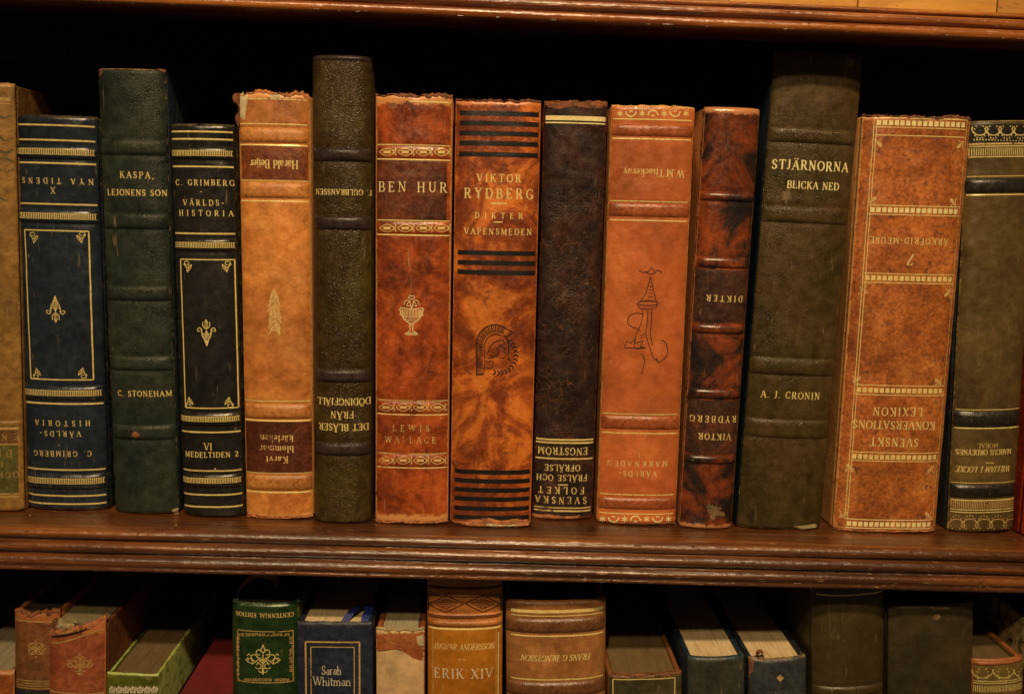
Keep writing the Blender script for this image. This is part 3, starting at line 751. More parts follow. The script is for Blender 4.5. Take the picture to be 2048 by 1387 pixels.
b.fray(SUEDE, True, -1, 1, .0018, .0010); b.fray(SUEDE, False, -1, 1, .0018, .0006, seed=3)
# curl of torn leather hanging at the upper left corner
m = MB(); R = []
for j in range(26):
    t = j / 25; z = b.h - .0005 - t * .0145; row = []
    for i in range(10):
        s = i / 9; w_ = .0030 * (.55 + .45 * math.sin(t * 9 + 1)) * (1 - .5 * t)
        row.append((-b.hw + .0006 - s * w_, b.sag * .9 - .0022 * math.sin(s * 2.4) + .0008 * fbm(t, s, 6), z + .0009 * fbm(s, t, 9) + .0007 * math.sin(s * 5)))
    R.append(row)
m.grid(R, 10, 26); m.build('torn_leather', SUEDE_D, b.e)

# 5 tall dark
b = Book(((625, 110), (745, 111), (745, 1048), (628, 1047)), 'tall dark brown and olive grained book titled DET BLÅSER FRÅN DÖDINGFJÄLL', seed=6, sag=.0058)
for a, c in ((295, 323), (431, 460), (738, 765), (885, 912)): b.add_band(a, c, .0010)
b.add_band(110, 121, .0004)
m5 = leather('olive_grain', [(.28, (46, 28, 14)), (.48, (58, 40, 16)), (.62, (68, 54, 12)), (.8, (80, 64, 14))], b.hw, b.h, 26, grain=900, gb=.85, gtype='pebble', rough=.33, seed=17, crack=((96, 78, 28), 560, .06, .46, .4), wear=(96, 74, 40), wamt=-.1)
m5b = leather('plum_band', [(.3, (42, 30, 26)), (.7, (62, 44, 34))], b.hw, b.h, 40, grain=1200, gb=.5, gtype='pebble', rough=.34, seed=18)
b.body(m5, bandmat=m5b)
b.text('T. GULBRANSSEN', 686, 384, 10.5, 112, G, True, 1.35); b.text('DÖDINGFJÄLL', 686, 803, 13.5, 108, G, True, 1.3); b.text('FRÅN', 684, 829, 13.5, 47, G, True, 1.3); b.text('DET BLÅSER', 686, 854, 13.5, 101, G, True, 1.3)

# 6 Ben Hur
b = Book(((750, 187), (907, 192), (896, 1048), (751, 1047)), 'reddish brown mottled book titled BEN HUR with a gilt urn', seed=7, sag=.0032, rag=.0007)
for a, c in ((292, 317), (443, 468), (803, 827), (909, 934)): b.add_band(a, c, .0004)
m6 = leather('mottled_calf', [(.26, (52, 22, 12)), (.4, (108, 41, 14)), (.55, (156, 65, 21)), (.75, (186, 92, 36))], b.hw, b.h, 34, dist=1.8, var=.25, grain=900, gb=.3, wear=(196, 126, 66), wamt=.45, wedge=.88, wend=.012, seed=19, rough=.34, crack=((200, 130, 70), 180, .012, .52, .35), streak=.3, fleck=((62, 27, 13), 48, .545))
b.body(m6, board=m6)
for y in (290, 319, 441, 470, 801, 829, 907, 935): b.line(y, 2.4, G if y < 500 else GW)
for y in (304, 456, 814, 920): b.drawpx(chain(756, 901, y) if y < 500 else chain(755, 892, y), G if y < 500 else GW, 'gilt_ornament')
b.line(203, 3, G, x0=-.1, x1=.95, broken=5)
b.patch(320, 440, leather('dark_field', [(.3, (52, 26, 18)), (.5, (92, 42, 20)), (.75, (140, 66, 28))], b.hw, b.h, 40, seed=20, rough=.36), x0=-.97, x1=.88)
b.text('BEN HUR', 825, 374, 19, 136, GB, False, .95); b.text('LEWIS', 822, 856, 13, 76, GW, False, .9); b.text('WALLACE', 821, 879, 13, 105, GW, False, .9)
b.draw(urn(), GB, 'gilt_ornament', 823, 630, 1.0)
b.blob([(776, 206), (792, 204), (794, 214), (786, 219), (776, 216)], SUEDE_D); b.fray(SUEDE_D, True, -1, 1, .0022, .0005); b.fray(SUEDE, False, -1, 1, .0020, .0003)

# 7 Viktor Rydberg
b = Book(((909, 197), (1085, 204), (1060, 1055), (901, 1050)), 'orange brown mottled book with black stripes and a helmet head, titled VIKTOR RYDBERG', seed=8, sag=.0035, rag=.0007)
m7 = leather('flamed_calf', [(.22, (80, 34, 16)), (.44, (116, 48, 17)), (.51, (150, 66, 21)), (.57, (190, 96, 30)), (.8, (210, 118, 44))], b.hw, b.h, 44, dist=.7, var=.2, grain=1000, gb=.35, wear=(190, 108, 52), wamt=.35, wedge=.92, wend=.007, seed=22, rough=.36, fleck=((92, 38, 14), 105, .535))
b.body(m7, board=m7)
for y in (227, 247, 267, 287, 309, 506, 526, 545, 944, 962, 980, 998, 1017, 1035): b.line(y, 9.5, INK, x0=-.90, x1=.95, name='black_stripe')
b.text('VIKTOR', 998, 356, 15, 88, G, False, 1.2); b.text('RYDBERG', 998, 387, 19, 138, G, False, 1.2); b.text('DIKTER', 998, 431, 11, 95, G, False, 1.3); b.text('VAPENSMEDEN', 996, 463, 12, 135, G, False, 1.2)
b.drawpx([([(981, 407), (1014, 407)], 3)], G, 'gilt_line'); b.drawpx([([(987, 444), (1005, 444)], 2.4)], G, 'gilt_line')
H = [(arc(990, 690, 38, 41, 180, 305, 18) , 2.4), (arc(992, 695, 24, 27, 180, 300, 12), 1.8), ([(952, 690), (954, 720), (953, 750)], 2.4), ([(968, 698), (970, 724), (967, 748)], 1.8), ([(953, 750), (967, 748)], 2.2), ([(1012, 656), (1026, 664), (1014, 673), (1006, 671)], 2.2)]
for i in range(21):
    a = math.radians(180 + i * 6); H.append(([(990 + 38 * math.cos(a), 690 + 41 * math.sin(a)), (992 + 27 * math.cos(a), 694 + 30 * math.sin(a))], 2.2 if i % 2 else 1.4))
for y in range(694, 748, 4): H.append(([(953, y), (964 + (y % 3), y + 1)], 2.0))
H += [([(1012, 673), (1018, 690), (1016, 716), (1022, 722)], 2), ([(975, 708), (980, 692), (992, 682), (1006, 680), (1010, 688), (1000, 690), (994, 698), (998, 706), (988, 712), (978, 710)], 1.8), ([(1000, 690), (1010, 696), (1008, 702), (1013, 710), (1006, 716), (999, 714)], 1.8), ([(975, 716), (990, 714)], 1.6), ([(974, 722), (988, 722), (984, 736), (972, 735)], 1.6), ([(996, 706), (994, 716)], 1.4)]
for i in range(13):
    a = math.radians(-55 + i * 13); cx, cy = 998 + 34 * math.cos(a), 710 + 36 * math.sin(a)
    for s in (-.7, .9): 
        a2 = a + math.pi / 2 + s; H.append(([(cx, cy), (cx + 3 * math.cos(a2), cy + 3 * math.sin(a2)), (cx + 7 * math.cos(a2), cy + 7 * math.sin(a2))], 2.6))
b.drawpx(H, INK, 'printed_emblem', 1.8)
b.fray(SUEDE_D, True, -1, 1, .0010, .0004)
b.blob([(915, 1050), (930, 1040), (958, 1037), (975, 1034), (1002, 1041), (1030, 1036), (1050, 1038), (1056, 1052), (1020, 1055), (960, 1054)], SUEDE, 'torn_leather', 2e-4, .22, .0005)
b.blob([(958, 1052), (975, 1044), (1000, 1048), (1030, 1046), (1044, 1052), (1020, 1057), (985, 1057)], PAPER, 'lining_patch', 8e-4, .5, .0007)
b.fray(SUEDE, False, -.6, .95, .0016, .0004, .0009, seed=5)

# 8 crackled dark
b = Book(((1088, 201), (1216, 206), (1183, 1040), (1064, 1038)), 'dark brown crackled book with rubbed gilt lettering ENGSTRÖM SVENSKA FOLKET at its foot', seed=9, sag=.0034, rag=.0006, lumps=.0002)
m8 = leather('crazed_calf', [(.3, (28, 20, 19)), (.5, (44, 28, 22)), (.68, (68, 36, 22)), (.85, (100, 50, 26))], b.hw, b.h, 32, dist=1.4, grain=620, gb=.7, gtype='pebble', wear=(160, 84, 42), wamt=.2, wedge=.93, wend=.006, seed=25, rough=.42, crack=((124, 72, 38), 230, .04, .48, .55))
b.body(m8)
b.line(236.5, 9, GB); b.line(246, 2.6, GB); b.line(879, 3.5, G); b.line(885, 3.5, G); b.line(917, 3, G); b.line(1015, 2.5, GW); b.line(1021, 3.5, GW)
b.text('ENGSTRÖM', 1126, 902, 15, 106, G, True, 1.1); b.text('OFRÄLSE', 1125, 935, 13, 76, G, True, 1.2); b.text('FRÄLSE OCH', 1124, 955, 13, 108, G, True, 1.2); b.text('FOLKET', 1123, 980, 14, 98, G, True, 1.2); b.text('SVENSKA', 1122, 1000, 14, 110, GW, True, 1.2)
b.drawpx([([(1116, 969), (1136, 969)], 2.5)], G, 'gilt_line')
b.blob([(1092, 203), (1215, 207), (1213, 214), (1180, 217), (1150, 212), (1120, 218), (1094, 212)], SUEDE_D, e=1.2e-4, jag=.4)
b.fray(SUEDE_D, True, -1, 1, .0018, .0005); b.blob([(1068, 1026), (1100, 1028), (1140, 1033), (1160, 1029), (1160, 1036), (1100, 1038), (1068, 1035)], SUEDE, e=1.5e-4)

# 9 Thackeray
b = Book(((1222, 209), (1391, 214), (1350, 1050), (1193, 1047)), 'smooth light tan book with line drawn turret and ivy, upside down title W. M. Thackeray', seed=10, sag=.0028, rag=.0004)
for a, c in ((249, 273), (407, 434), (832, 859), (996, 1019)): b.add_band(a, c, .0006)
m9 = leather('smooth_tan_calf', [(.22, (122, 56, 26)), (.42, (168, 80, 34)), (.6, (188, 94, 41)), (.8, (204, 114, 56))], b.hw, b.h, 24, dist=.8, var=.12, grain=900, gb=.2, wear=(212, 146, 82), wamt=.25, wedge=.93, wend=.003, seed=28, rough=.38, fleck=((110, 70, 44), 46, .68))
m9b = leather('brown_strip', [(.3, (128, 56, 26)), (.7, (162, 80, 38))], b.hw, b.h, 50, seed=29, rough=.33)
b.body(m9, bandmat=m9b, board=m9)
for y, br in ((239, 0), (278, 4), (403, 4), (441, 0), (828, 0), (866, 3), (989, 3), (1027, 0)): b.line(y, 2.4, G, broken=br, x1=.93)
b.drawpx(stars(1240, 1386, 227), G, 'gilt_ornament'); b.drawpx(dots_wave(1250, 1384, 215), G, 'gilt_ornament'); b.drawpx(stars(1205, 1345, 1037), GB, 'gilt_ornament')
b.text('W.M.Thackeray', 1308, 346, 15, 124, GW, True, 1.2); b.text('VÄRLDS-', 1276, 947, 12, 80, GW, True, 1.2); b.text('MARKNADEN', 1275, 927, 12, 128, GW, True, 1.2); b.text('I', 1279, 909, 10, 6, GF, True, 1.2)
Tt = [([(1278, 541), (1286, 545), (1298, 542), (1303, 533), (1308, 543), (1316, 540), (1324, 545)], 2), ([(1290, 543), (1300, 549), (1312, 545)], 2), ([(1301, 553), (1292, 586), (1281, 602)], 2), ([(1301, 553), (1308, 584), (1313, 604)], 2),
      (arc(1296, 606, 20, 5, 0, 360, 16), 2), (arc(1295, 612, 18, 6, 0, 180, 10), 2), ([(1275, 606), (1277, 613)], 2), ([(1315, 606), (1313, 613)], 2), ([(1284, 602), (1310, 602)], 1.6)]
Tt += [([(1299 - i * .6, 565 + i * 7), (1304 + i * .5, 566 + i * 7)], 1.4) for i in range(5)]
Tt += [([(1284, 618), (1286, 630), (1281, 650), (1272, 668), (1268, 690)], 1.8), ([(1296, 620), (1295, 640), (1291, 668), (1298, 690), (1306, 714), (1318, 724)], 1.8), ([(1304, 620), (1303, 640), (1300, 665), (1305, 690)], 1.8), ([(1268, 690), (1271, 696), (1290, 694)], 1.8),
       (arc(1275, 641, 20, 15, 300, 90, 14), 2), ([(1275, 656), (1281, 662)], 1.8), ([(1249, 696), (1253, 682), (1262, 686), (1268, 678), (1272, 686), (1288, 680), (1280, 692), (1292, 696), (1274, 697), (1262, 695), (1249, 696)], 2),
       (arc(1322, 700, 13, 20, 270, 430, 14), 2), ([(1326, 718), (1318, 726), (1312, 716)], 2), ([(1284, 706), (1290, 722), (1286, 736), (1283, 748)], 1.8), ([(1280, 672), (1288, 668)], 1.5), ([(1281, 677), (1289, 673)], 1.5)]
b.drawpx([(p[0], p[1] * .95) for p in Tt], INKW, 'printed_emblem', 1.8)
b.fray(SUEDE_D, False, -.6, 1, .0010, .0006, seed=9)

# 10 glossy tortoise
b = Book(((1408, 213), (1521, 217), (1462, 1060), (1357, 1056)), 'narrow glossy book mottled black and rust red with upside down title DIKTER', seed=11, sag=.0042)
for a, c in ((384, 403), (514, 537), (648, 668), (777, 798), (910, 928)): b.add_band(a, c, .0010)
m10 = leather('tortoise_calf', [(.36, (26, 19, 16)), (.46, (46, 26, 18)), (.53, (98, 42, 17)), (.64, (138, 58, 20)), (.8, (162, 80, 34))], b.hw, b.h, 42, dist=.7, var=.2, grain=900, gb=.18, wear=(186, 116, 66), wamt=.3, wedge=.9, wend=.009, seed=33, rough=.28, coat=.35)
m10d = leather('plum_field', [(.3, (40, 24, 18)), (.55, (66, 38, 24)), (.75, (110, 52, 26))], b.hw, b.h, 60, seed=34, rough=.3, coat=.2)
b.body(m10, board=m10)
b.patch(540, 645, m10d, x0=-.97, x1=.98, name='stained_field'); b.patch(801, 907, m10d, x0=-.97, x1=.98, name='stained_field')
b.text('DIKTER', 1450, 597, 12, 76, G, True, 1.2); b.text('RYDBERG', 1428, 838, 13, 98, G, True, 1.2); b.text('VIKTOR', 1430, 873, 13, 69, G, True, 1.2)
b.blob([(1418, 1012), (1438, 1010), (1444, 1030), (1428, 1034), (1416, 1026)], SCUFF, e=3e-5, jag=.7)

# 11 Cronin
b = Book(((1549, 102), (1727, 107), (1640, 1060), (1471, 1060)), 'tallest book, thick and dark olive brown, titled STJÄRNORNA BLICKA NED', seed=12, sag=.0036)
for a, c in ((256, 287), (413, 447), (716, 751), (839, 877)): b.add_band(a, c, .0008)
m11 = leather('olive_brown_grain', [(.28, (46, 36, 10)), (.5, (66, 48, 18)), (.65, (76, 53, 26)), (.85, (88, 62, 30))], b.hw, b.h, 20, grain=820, gb=.6, gtype='pebble', rough=.4, seed=36, speck=.3, crack=((100, 82, 34), 700, .06, .55, .3), wear=(170, 140, 86), wamt=-.02, wedge=.96, wend=.003)
b.body(m11, leather('navy_cloth', [(.3, (10, 22, 30)), (.7, (22, 38, 46))], .05, .3, 60, grain=700, gb=.6, gtype='pebble', seed=37, rough=.6))
b.text('STJÄRNORNA', 1623, 331, 18, 156, GB, False, 1.35); b.text('BLICKA NED', 1627, 371, 14, 107, GB, False, 1.35); b.text('A. J. CRONIN', 1582, 790, 14, 124, G, False, 1.2)
b.blob([(1684, 126), (1700, 119), (1712, 126), (1706, 134), (1692, 134)], SCUFF); b.blob([(1640, 262), (1680, 264), (1688, 272), (1676, 278), (1645, 272)], SCUFF, jag=.6, e=2e-5); b.blob([(1590, 1052), (1620, 1048), (1634, 1046), (1632, 1054), (1600, 1057)], PAPER_D)
b.blob([(1566, 380), (1580, 378), (1582, 396), (1574, 410), (1564, 400)], SCUFF, jag=.6, e=2e-5)

# 12 Lexikon
b = Book(((1726, 229), (1940, 237), (1871, 1068), (1662, 1060)), 'thick orange brown encyclopedia with gilt square borders reading SVENSKT KONVERSATIONS LEXIKON', seed=13, sag=.0048, rag=.0007, depth=.15, p8=.75)
m12 = leather('stained_sheep', [(.25, (108, 50, 20)), (.42, (150, 74, 27)), (.55, (178, 94, 36)), (.76, (202, 122, 54))], b.hw, b.h, 62, dist=.6, var=.4, grain=850, gb=.35, wear=(206, 138, 76), wamt=.35, wedge=.9, wend=.004, seed=39, rough=.42, fleck=((86, 50, 34), 330, .54))
b.body(m12, board=m12)
for y in (237, 256, 272, 412, 430, 548, 566, 771, 790, 905, 922, 1039, 1056): b.line(y, 1.8, G if y < 1000 else GB, x0=-.80, x1=.90)
for y in (247, 421, 557, 781, 914, 1048): b.ticks(y, 10, 16, GB if y in (247, 421, 1048) else G, x0=-.78, x1=.88, duty=.74, name='gilt_square_row', rails=False)
for f in (-.82, -.775, .90):
    m = MB(); b.quad(m, (f - .006) * b.hw, (f + .006) * b.hw, b.zc(1040), b.zc(237), nx=1); m.build('gilt_line', G if f < 0 else GW, b.e)
b.text('ÄRKOFRID-MEUSE', 1820, 482, 12.5, 162, G, True, 1.1); b.text('7', 1824, 519, 22, 14, GB, True, .8, ital=.2)
b.text('LEXIKON', 1796, 823, 17, 106, G, True, 1.2); b.text('KONVERSATIONS', 1790, 850, 17, 176, G, True, 1.2); b.text('SVENSKT', 1789, 884, 17, 103, G, True, 1.2)
put(b, sprig, ((1748, 278, False, False), (1928, 282, False, True), (1735, 408, True, False), (1912, 412, True, True), (1719, 572, False, False), (1902, 578, False, True), (1704, 766, True, False), (1882, 770, True, True), (1692, 927, False, False), (1868, 930, False, True), (1678, 1034, True, False), (1862, 1036, True, True)), GW)
b.fray(SUEDE_D, True, -1, 1, .0014, .0006); b.fray(SUEDE, False, -1, 1, .0010, .0005)
b.blob([(1664, 1046), (1672, 1040), (1676, 1052), (1668, 1060)], SUEDE)

# 13 Locke
b = Book(((1941, 239), (2068, 243), (2031, 1070), (1886, 1063)), 'olive brown book with black bands and gilt loops, upside down title MARCUS ORDEYNES MORAL', seed=14, sag=.0044)
for a, c in ((356, 386), (824, 852), (969, 996)): b.add_band(a, c, .0008)
m13 = leather('olive_calf', [(.25, (62, 46, 22)), (.5, (90, 66, 30)), (.75, (114, 82, 36))], b.hw, b.h, 24, var=.22, grain=900, gb=.3, wear=(150, 118, 66), wamt=.1, wend=.003, seed=41, rough=.4, speck=.15)
m13b = leather('black_band', [(.3, (28, 24, 17)), (.6, (40, 34, 22)), (.85, (66, 54, 32))], b.hw, b.h, 70, seed=42, rough=.32, coat=.2)
b.body(m13, leather('slate_sides', [(.3, (30, 34, 34)), (.7, (50, 50, 42))], .05, .3, 40, seed=43, rough=.6), bandmat=m13b)
b.patch(243, 288, m13b, name='black_field'); b.patch(823, 854, m13b, name='black_field')
for y in (292, 313, 352, 389, 819, 856, 965, 1000, 1019, 1024): b.line(y, 2.2, G)
b.line(287, 3.5, GW, broken=8)
b.ticks(303, 15, 34, G, duty=.4, rails=False); b.ticks(1009, 16, 38, GD, duty=.5, rails=False)
b.drawpx(trochoid(1946, 2060, 262, 27, 8.5, False, 2.0), G, 'gilt_ornament'); b.drawpx(trochoid(1898, 2030, 1046, 28, 9, True, 2.0), GD, 'gilt_ornament')
b.drawpx([([(x, 280 + 2 * math.sin(x)), (x + 2, 281)], 2) for x in range(1947, 2056, 6)], G, 'gilt_ornament')
b.text('MORAL', 1976, 891, 10, 44, GD, True, 1.5); b.text('MARCUS ORDEYNES', 1971, 904, 11, 118, G, True, 1.4); b.text('WILLIAM J. LOCKE', 1970, 938, 12, 114, G, True, 1.3, ital=.25); b.drawpx([([(1971, 925), (1988, 925)], 2)], GW, 'gilt_line')

# 14 red at the right edge
b = Book(((2108, 420), (2246, 420), (2190, 1075), (2035, 1066)), 'bright red grained book barely showing at the right edge of the photo', y0=.003, seed=15, sag=.006)
b.body(leather('red_grain', [(.3, (120, 34, 12)), (.6, (150, 46, 18)), (.8, (176, 66, 28))], b.hw, b.h, 40, grain=700, gb=.9, gtype='pebble', seed=45, rough=.4))

# ================================================================== LOWER ROW
LB = -.302
# far left cream block with torn tan spine
b = Book(((-110, 1336), (31, 1346), (32, 1700), (-100, 1700)), 'low tan book cut by the lower left corner, with broad pale page tops', y0=.004, base=LB, seed=21, rag=.0006, sag=.002)
b.body(leather('orange_calf', [(.3, (140, 70, 28)), (.7, (176, 92, 40))], b.hw, b.h, 40, wear=(190, 120, 66), wamt=.4, seed=51), page=PG_GREY, page_drop=.002, board=leather('dark_side', [(.3, (50, 34, 18)), (.7, (70, 50, 26))], .05, .4, 40, seed=52))
# worn brown with knot
b = Book(((29, 1222), (122, 1228), (122, 1700), (33, 1700)), 'worn brown book with gilt knot, behind the torn red brown one', y0=.006, base=LB, seed=22, rag=.0016, sag=.003)
ml1 = leather('worn_brown', [(.3, (96, 52, 22)), (.55, (130, 74, 34)), (.8, (150, 92, 46))], b.hw, b.h, 30, wear=(168, 92, 44), wamt=.6, wend=.012, seed=53, rough=.6)
b.body(ml1, page=PG_DARK, page_drop=.002)
b.line(1242, 3, GD, broken=5); b.patch(1379, 1420, leather('navy_field', [(.3, (24, 28, 32)), (.7, (40, 42, 40))], .05, .4, 40, seed=54))
for y in (1361, 1366, 1371, 1376): b.line(y, 2, GD)
K = [(arc(71 + dx, 1296 + dy, 8, 5, 0, 360, 14), 2) for dx, dy in ((-6, -6), (8, 6), (8, -6), (-6, 6))] + [([(60, 1286), (86, 1308)], 2.4), ([(86, 1286), (60, 1308)], 2.4)] + [([(x - 1, y), (x + 2, y)], 3.5) for x, y in ((72, 1282), (72, 1313), (58, 1297), (89, 1297))]
b.drawpx(K, GD, 'gilt_ornament'); b.fray(SUEDE_D, True, -1, 1, .0022, .0014)
# torn red brown
b = Book(((98, 1262), (213, 1240), (211, 1700), (102, 1700)), 'torn red brown book with slanting ragged head, lying against the brown knot book', y0=-.001, base=LB, seed=23, rag=.0015, sag=.003, topf=[(-1, -20), (-.3, -11), (.1, -2), (.5, 8), (1, 16)])
ml2 = leather('rust_calf', [(.3, (128, 56, 28)), (.55, (154, 76, 38)), (.8, (176, 98, 52))], b.hw, b.h, 34, wear=(190, 104, 52), wamt=.55, wedge=.9, wend=.01, seed=55, rough=.55)
b.body(ml2, board=leather('brown_sides2', [(.3, (92, 44, 22)), (.7, (120, 60, 30))], .05, .4, 30, seed=56, rough=.65), page=PG_SH, page_drop=.001)
b.drawpx([([(104, 1272), (130, 1270), (160, 1262), (185, 1252), (208, 1246)], 6)], INKW, 'dark_strip'); b.drawpx([([(104, 1266), (130, 1265), (160, 1256), (185, 1247), (208, 1241)], 2.5)], GD, 'gilt_line'); b.drawpx([([(103, 1284), (120, 1284), (150, 1276), (180, 1264), (209, 1256)], 2.5)], GD, 'gilt_line')
b.line(1386, 3, GD)
def filigree(cx, cy, s, w=1.7):
    h = [([(0, -27), (2, -20), (5, -17), (2, -13), (0, -10)], w), (arc(8, -12, 5, 5, 200, 480, 10), w), (arc(17, -2, 6, 6, 180, 470, 10), w), (arc(24, 4, 5, 5, 120, 400, 10), w), ([(0, 4), (6, -2), (14, 6), (20, 10), (28, 6), (33, 2), (28, -2)], w), (arc(9, 14, 6, 5, 20, 300, 9), w), (arc(4, 22, 4, 4, 0, 300, 8), w), ([(0, 30), (1, 24), (0, 18), (0, 0), (0, -8)], w), ([(1, 2), (8, 6), (12, 12)], w), ([(0, 10), (5, 4), (10, -4)], w), ([(24, -6), (27, -10), (30, -6)], w)]
    h = h + mirx(h); return [([(cx + u * s, cy + v * s) for u, v in p], q) for p, q in h]
b.drawpx(filigree(160, 1326, .8), GD, 'gilt_ornament'); b.fray(SUEDE, True, -1, 1, .0024, .0013, seed=4)
b.blob([(118, 1238), (140, 1232), (152, 1240), (150, 1252), (128, 1258), (117, 1252)], PAPER_D, 'lining_patch', 3e-4, .4)
# lime green
b = Book(((213, 1349), (318, 1347), (317, 1700), (214, 1700)), 'short lime green book with brown page tops', y0=.001, base=LB, seed=24, rag=.0002, sag=.0006, depth=.115, hcap=.0007)
ml3 = leather('lime_cloth', [(.3, (68, 68, 10)), (.6, (86, 86, 14)), (.8, (104, 102, 24))], b.hw, b.h, 40, grain=1600, gb=.3, wear=(176, 176, 90), wamt=.25, wedge=.95, wend=.002, seed=57, rough=.5)
b.body(ml3, page=PG_BROWN, page_drop=.0015, gap=.001, bt=.002)
Lp = []
for x in range(220, 312, 14):
    Lp += [([(x, 1385), (x, 1376), (x + 4, 1371), (x + 8, 1376), (x + 8, 1385)], 3.2), ([(x + 4, 1371), (x + 4, 1385)], 2.6), ([(x + 9, 1372), (x + 12, 1376), (x + 10, 1380)], 2.4)]
b.drawpx(Lp, GP, 'printed_pattern')
# low red book
b = Book(((352, 1394), (486, 1394), (486, 1750), (352, 1750)), 'low dark red book with red top, left of the green filigree book', y0=.002, base=LB, seed=25, sag=.0006, depth=.125, hcap=.0006)
mr_ = plain('red_board', (124, 32, 28), .6, 80, .25, .15, 61)
b.body(leather('red_cloth', [(.3, (110, 26, 24)), (.7, (136, 40, 34))], b.hw, b.h, 30, grain=1200, seed=58, rough=.6), board=mr_, page=plain('red_top', (118, 30, 28), .65, 60, .22, .1, 62), page_drop=.0003, gap=.0006, bt=.001, board_drop=.0001)
# green Centennial
b = Book(((464, 1207), (600, 1210), (600, 1700), (468, 1700)), 'dark green book with gilt filigree panel and ribbon marker, CENTENNIAL EDITION upside down', y0=.002, base=LB, seed=26, sag=.0048, depth=.14)
ml5 = leather('bottle_green', [(.3, (20, 38, 12)), (.6, (30, 50, 16)), (.85, (44, 66, 24))], b.hw, b.h, 26, grain=1500, gb=.3, rough=.3, coat=.3, seed=59, wear=(96, 110, 60), wamt=-.1)
b.body(ml5, page=PG_DARK, page_drop=.0018)
b.text('CENTENNIAL EDITION', 527, 1230, 9, 122, GW, True, 1.35)
b.frame(471, 1262, 587, 1364, GD, 1.8)
r_ = random.Random(8); SC = []
for x in range(478, 582, 7):
    for y in (1268, 1358): SC.append((arc(x, y, 2.6, 2.6, r_.uniform(0, 360), r_.uniform(360, 600), 6), 1.6)); 
for y in range(1275, 1355, 8):
    for x in (476, 582): SC.append((arc(x, y, 2.6, 3, r_.uniform(0, 360), r_.uniform(360, 600), 6), 1.6))
b.drawpx(SC, GD, 'gilt_ornament'); b.drawpx(filigree(526, 1316, 1.05), G, 'gilt_ornament')
def ribbon(parent, pts, wdir, mat, name='ribbon_marker'):
    m = MB(); R = []
    P = []
    for i in range(len(pts) - 1):
        for k in range(8):
            t = k / 8; p0 = pts[max(0, i - 1)]; p1 = pts[i]; p2 = pts[i + 1]; p3 = pts[min(len(pts) - 1, i + 2)]
            P.append([.5 * (2 * p1[j] + (p2[j] - p0[j]) * t + (2 * p0[j] - 5 * p1[j] + 4 * p2[j] - p3[j]) * t * t + (3 * p1[j] - p0[j] - 3 * p2[j] + p3[j]) * t ** 3) for j in range(3)])
    P.append(list(pts[-1]))
    for p in P: R.append([tuple(p[j] + wdir[j] * s for j in range(3)) for s in (-1, -.33, .33, 1)])
    m.grid(R, 4, len(R)); return m.build(name, mat, parent)
z = b.h
ribbon(b.e, [(-b.hw + .0014, .008, z - .006), (-b.hw + .0015, .008, z + .002), (-b.hw + .006, .011, z + .0078), (-b.hw + .0115, .016, z + .0095), (-b.hw + .0165, .022, z + .0055), (-b.hw + .018, .028, z - .001)], (.0004, .0024, .0012), plain('gold_ribbon', (220, 160, 66), .45, 900, .3, .4, 63))
# Sarah Whitman
b = Book(((593, 1246), (745, 1244), (745, 1700), (598, 1700)), 'navy book with double gilt frame lettered Sarah Whitman and a blue ribbon marker', y0=.001, base=LB, seed=27, sag=.0008, depth=.14, hcap=.0008, rag=.0002)
b.body(leather('navy_cloth2', [(.3, (22, 26, 34)), (.7, (34, 38, 46))], b.hw, b.h, 30, grain=1700, gb=.35, seed=64, rough=.5, wear=(150, 130, 90), wamt=-.2, wedge=.97, wend=.0012, speck=.2), page=PG_CREAM, page_drop=.0022, gap=.0015)
b.frame(609, 1283, 722, 1480, GD, 3.4); b.frame(620, 1293, 711, 1470, GD, 2)
b.text('Sarah', 663, 1339, 19, 42, GP, False, .9, thick=.11); b.text('Whitman', 664, 1361, 19, 80, GP, False, .9, thick=.11)
z = b.h
ribbon(b.e, [(.004, .005, z - .0045), (.005, .0065, z - .001), (.008, .012, z + .0018), (.012, .019, z + .0015), (.0155, .016, z + .002), (b.hw - .004, .008, z - .001), (b.hw - .003, .004, z - .005)], (.0022, .0009, .0), plain('blue_ribbon', (38, 46, 104), .35, 1200, .4, .6, 65))
# torn paper covered
b = Book(((751, 1262), (850, 1258), (848, 1700), (754, 1700)), 'narrow book with torn leather, bare cream paper spine and grey page tops', y0=.003, base=LB, seed=28, sag=.002, rag=.0007)
ml7 = plain('bare_spine_paper', (206, 158, 104), .7, 90, .22, .3, 66)
b.body(ml7, board=leather('rust_sides', [(.3, (120, 56, 24)), (.7, (150, 78, 36))], .05, .4, 50, seed=67), page=PG_GREY, page_drop=.0002, bt=.003)
TL_ = leather('torn_rust', [(.3, (140, 66, 30)), (.6, (168, 92, 46)), (.8, (196, 132, 80))], .05, .4, 70, seed=68)
b.blob([(752, 1266), (800, 1264), (848, 1262), (850, 1300), (846, 1316), (828, 1316), (812, 1304), (798, 1298), (774, 1294), (752, 1300)], TL_, 'torn_leather', 2e-4, .18, .0003)
b.blob([(832, 1270), (846, 1268), (846, 1290), (836, 1288)], PAPER, 'lining_patch', 6e-4, .3); b.fray(PAPER_D, True, -1, 1, .001, .0006)
b.fray(SUEDE_D, False)
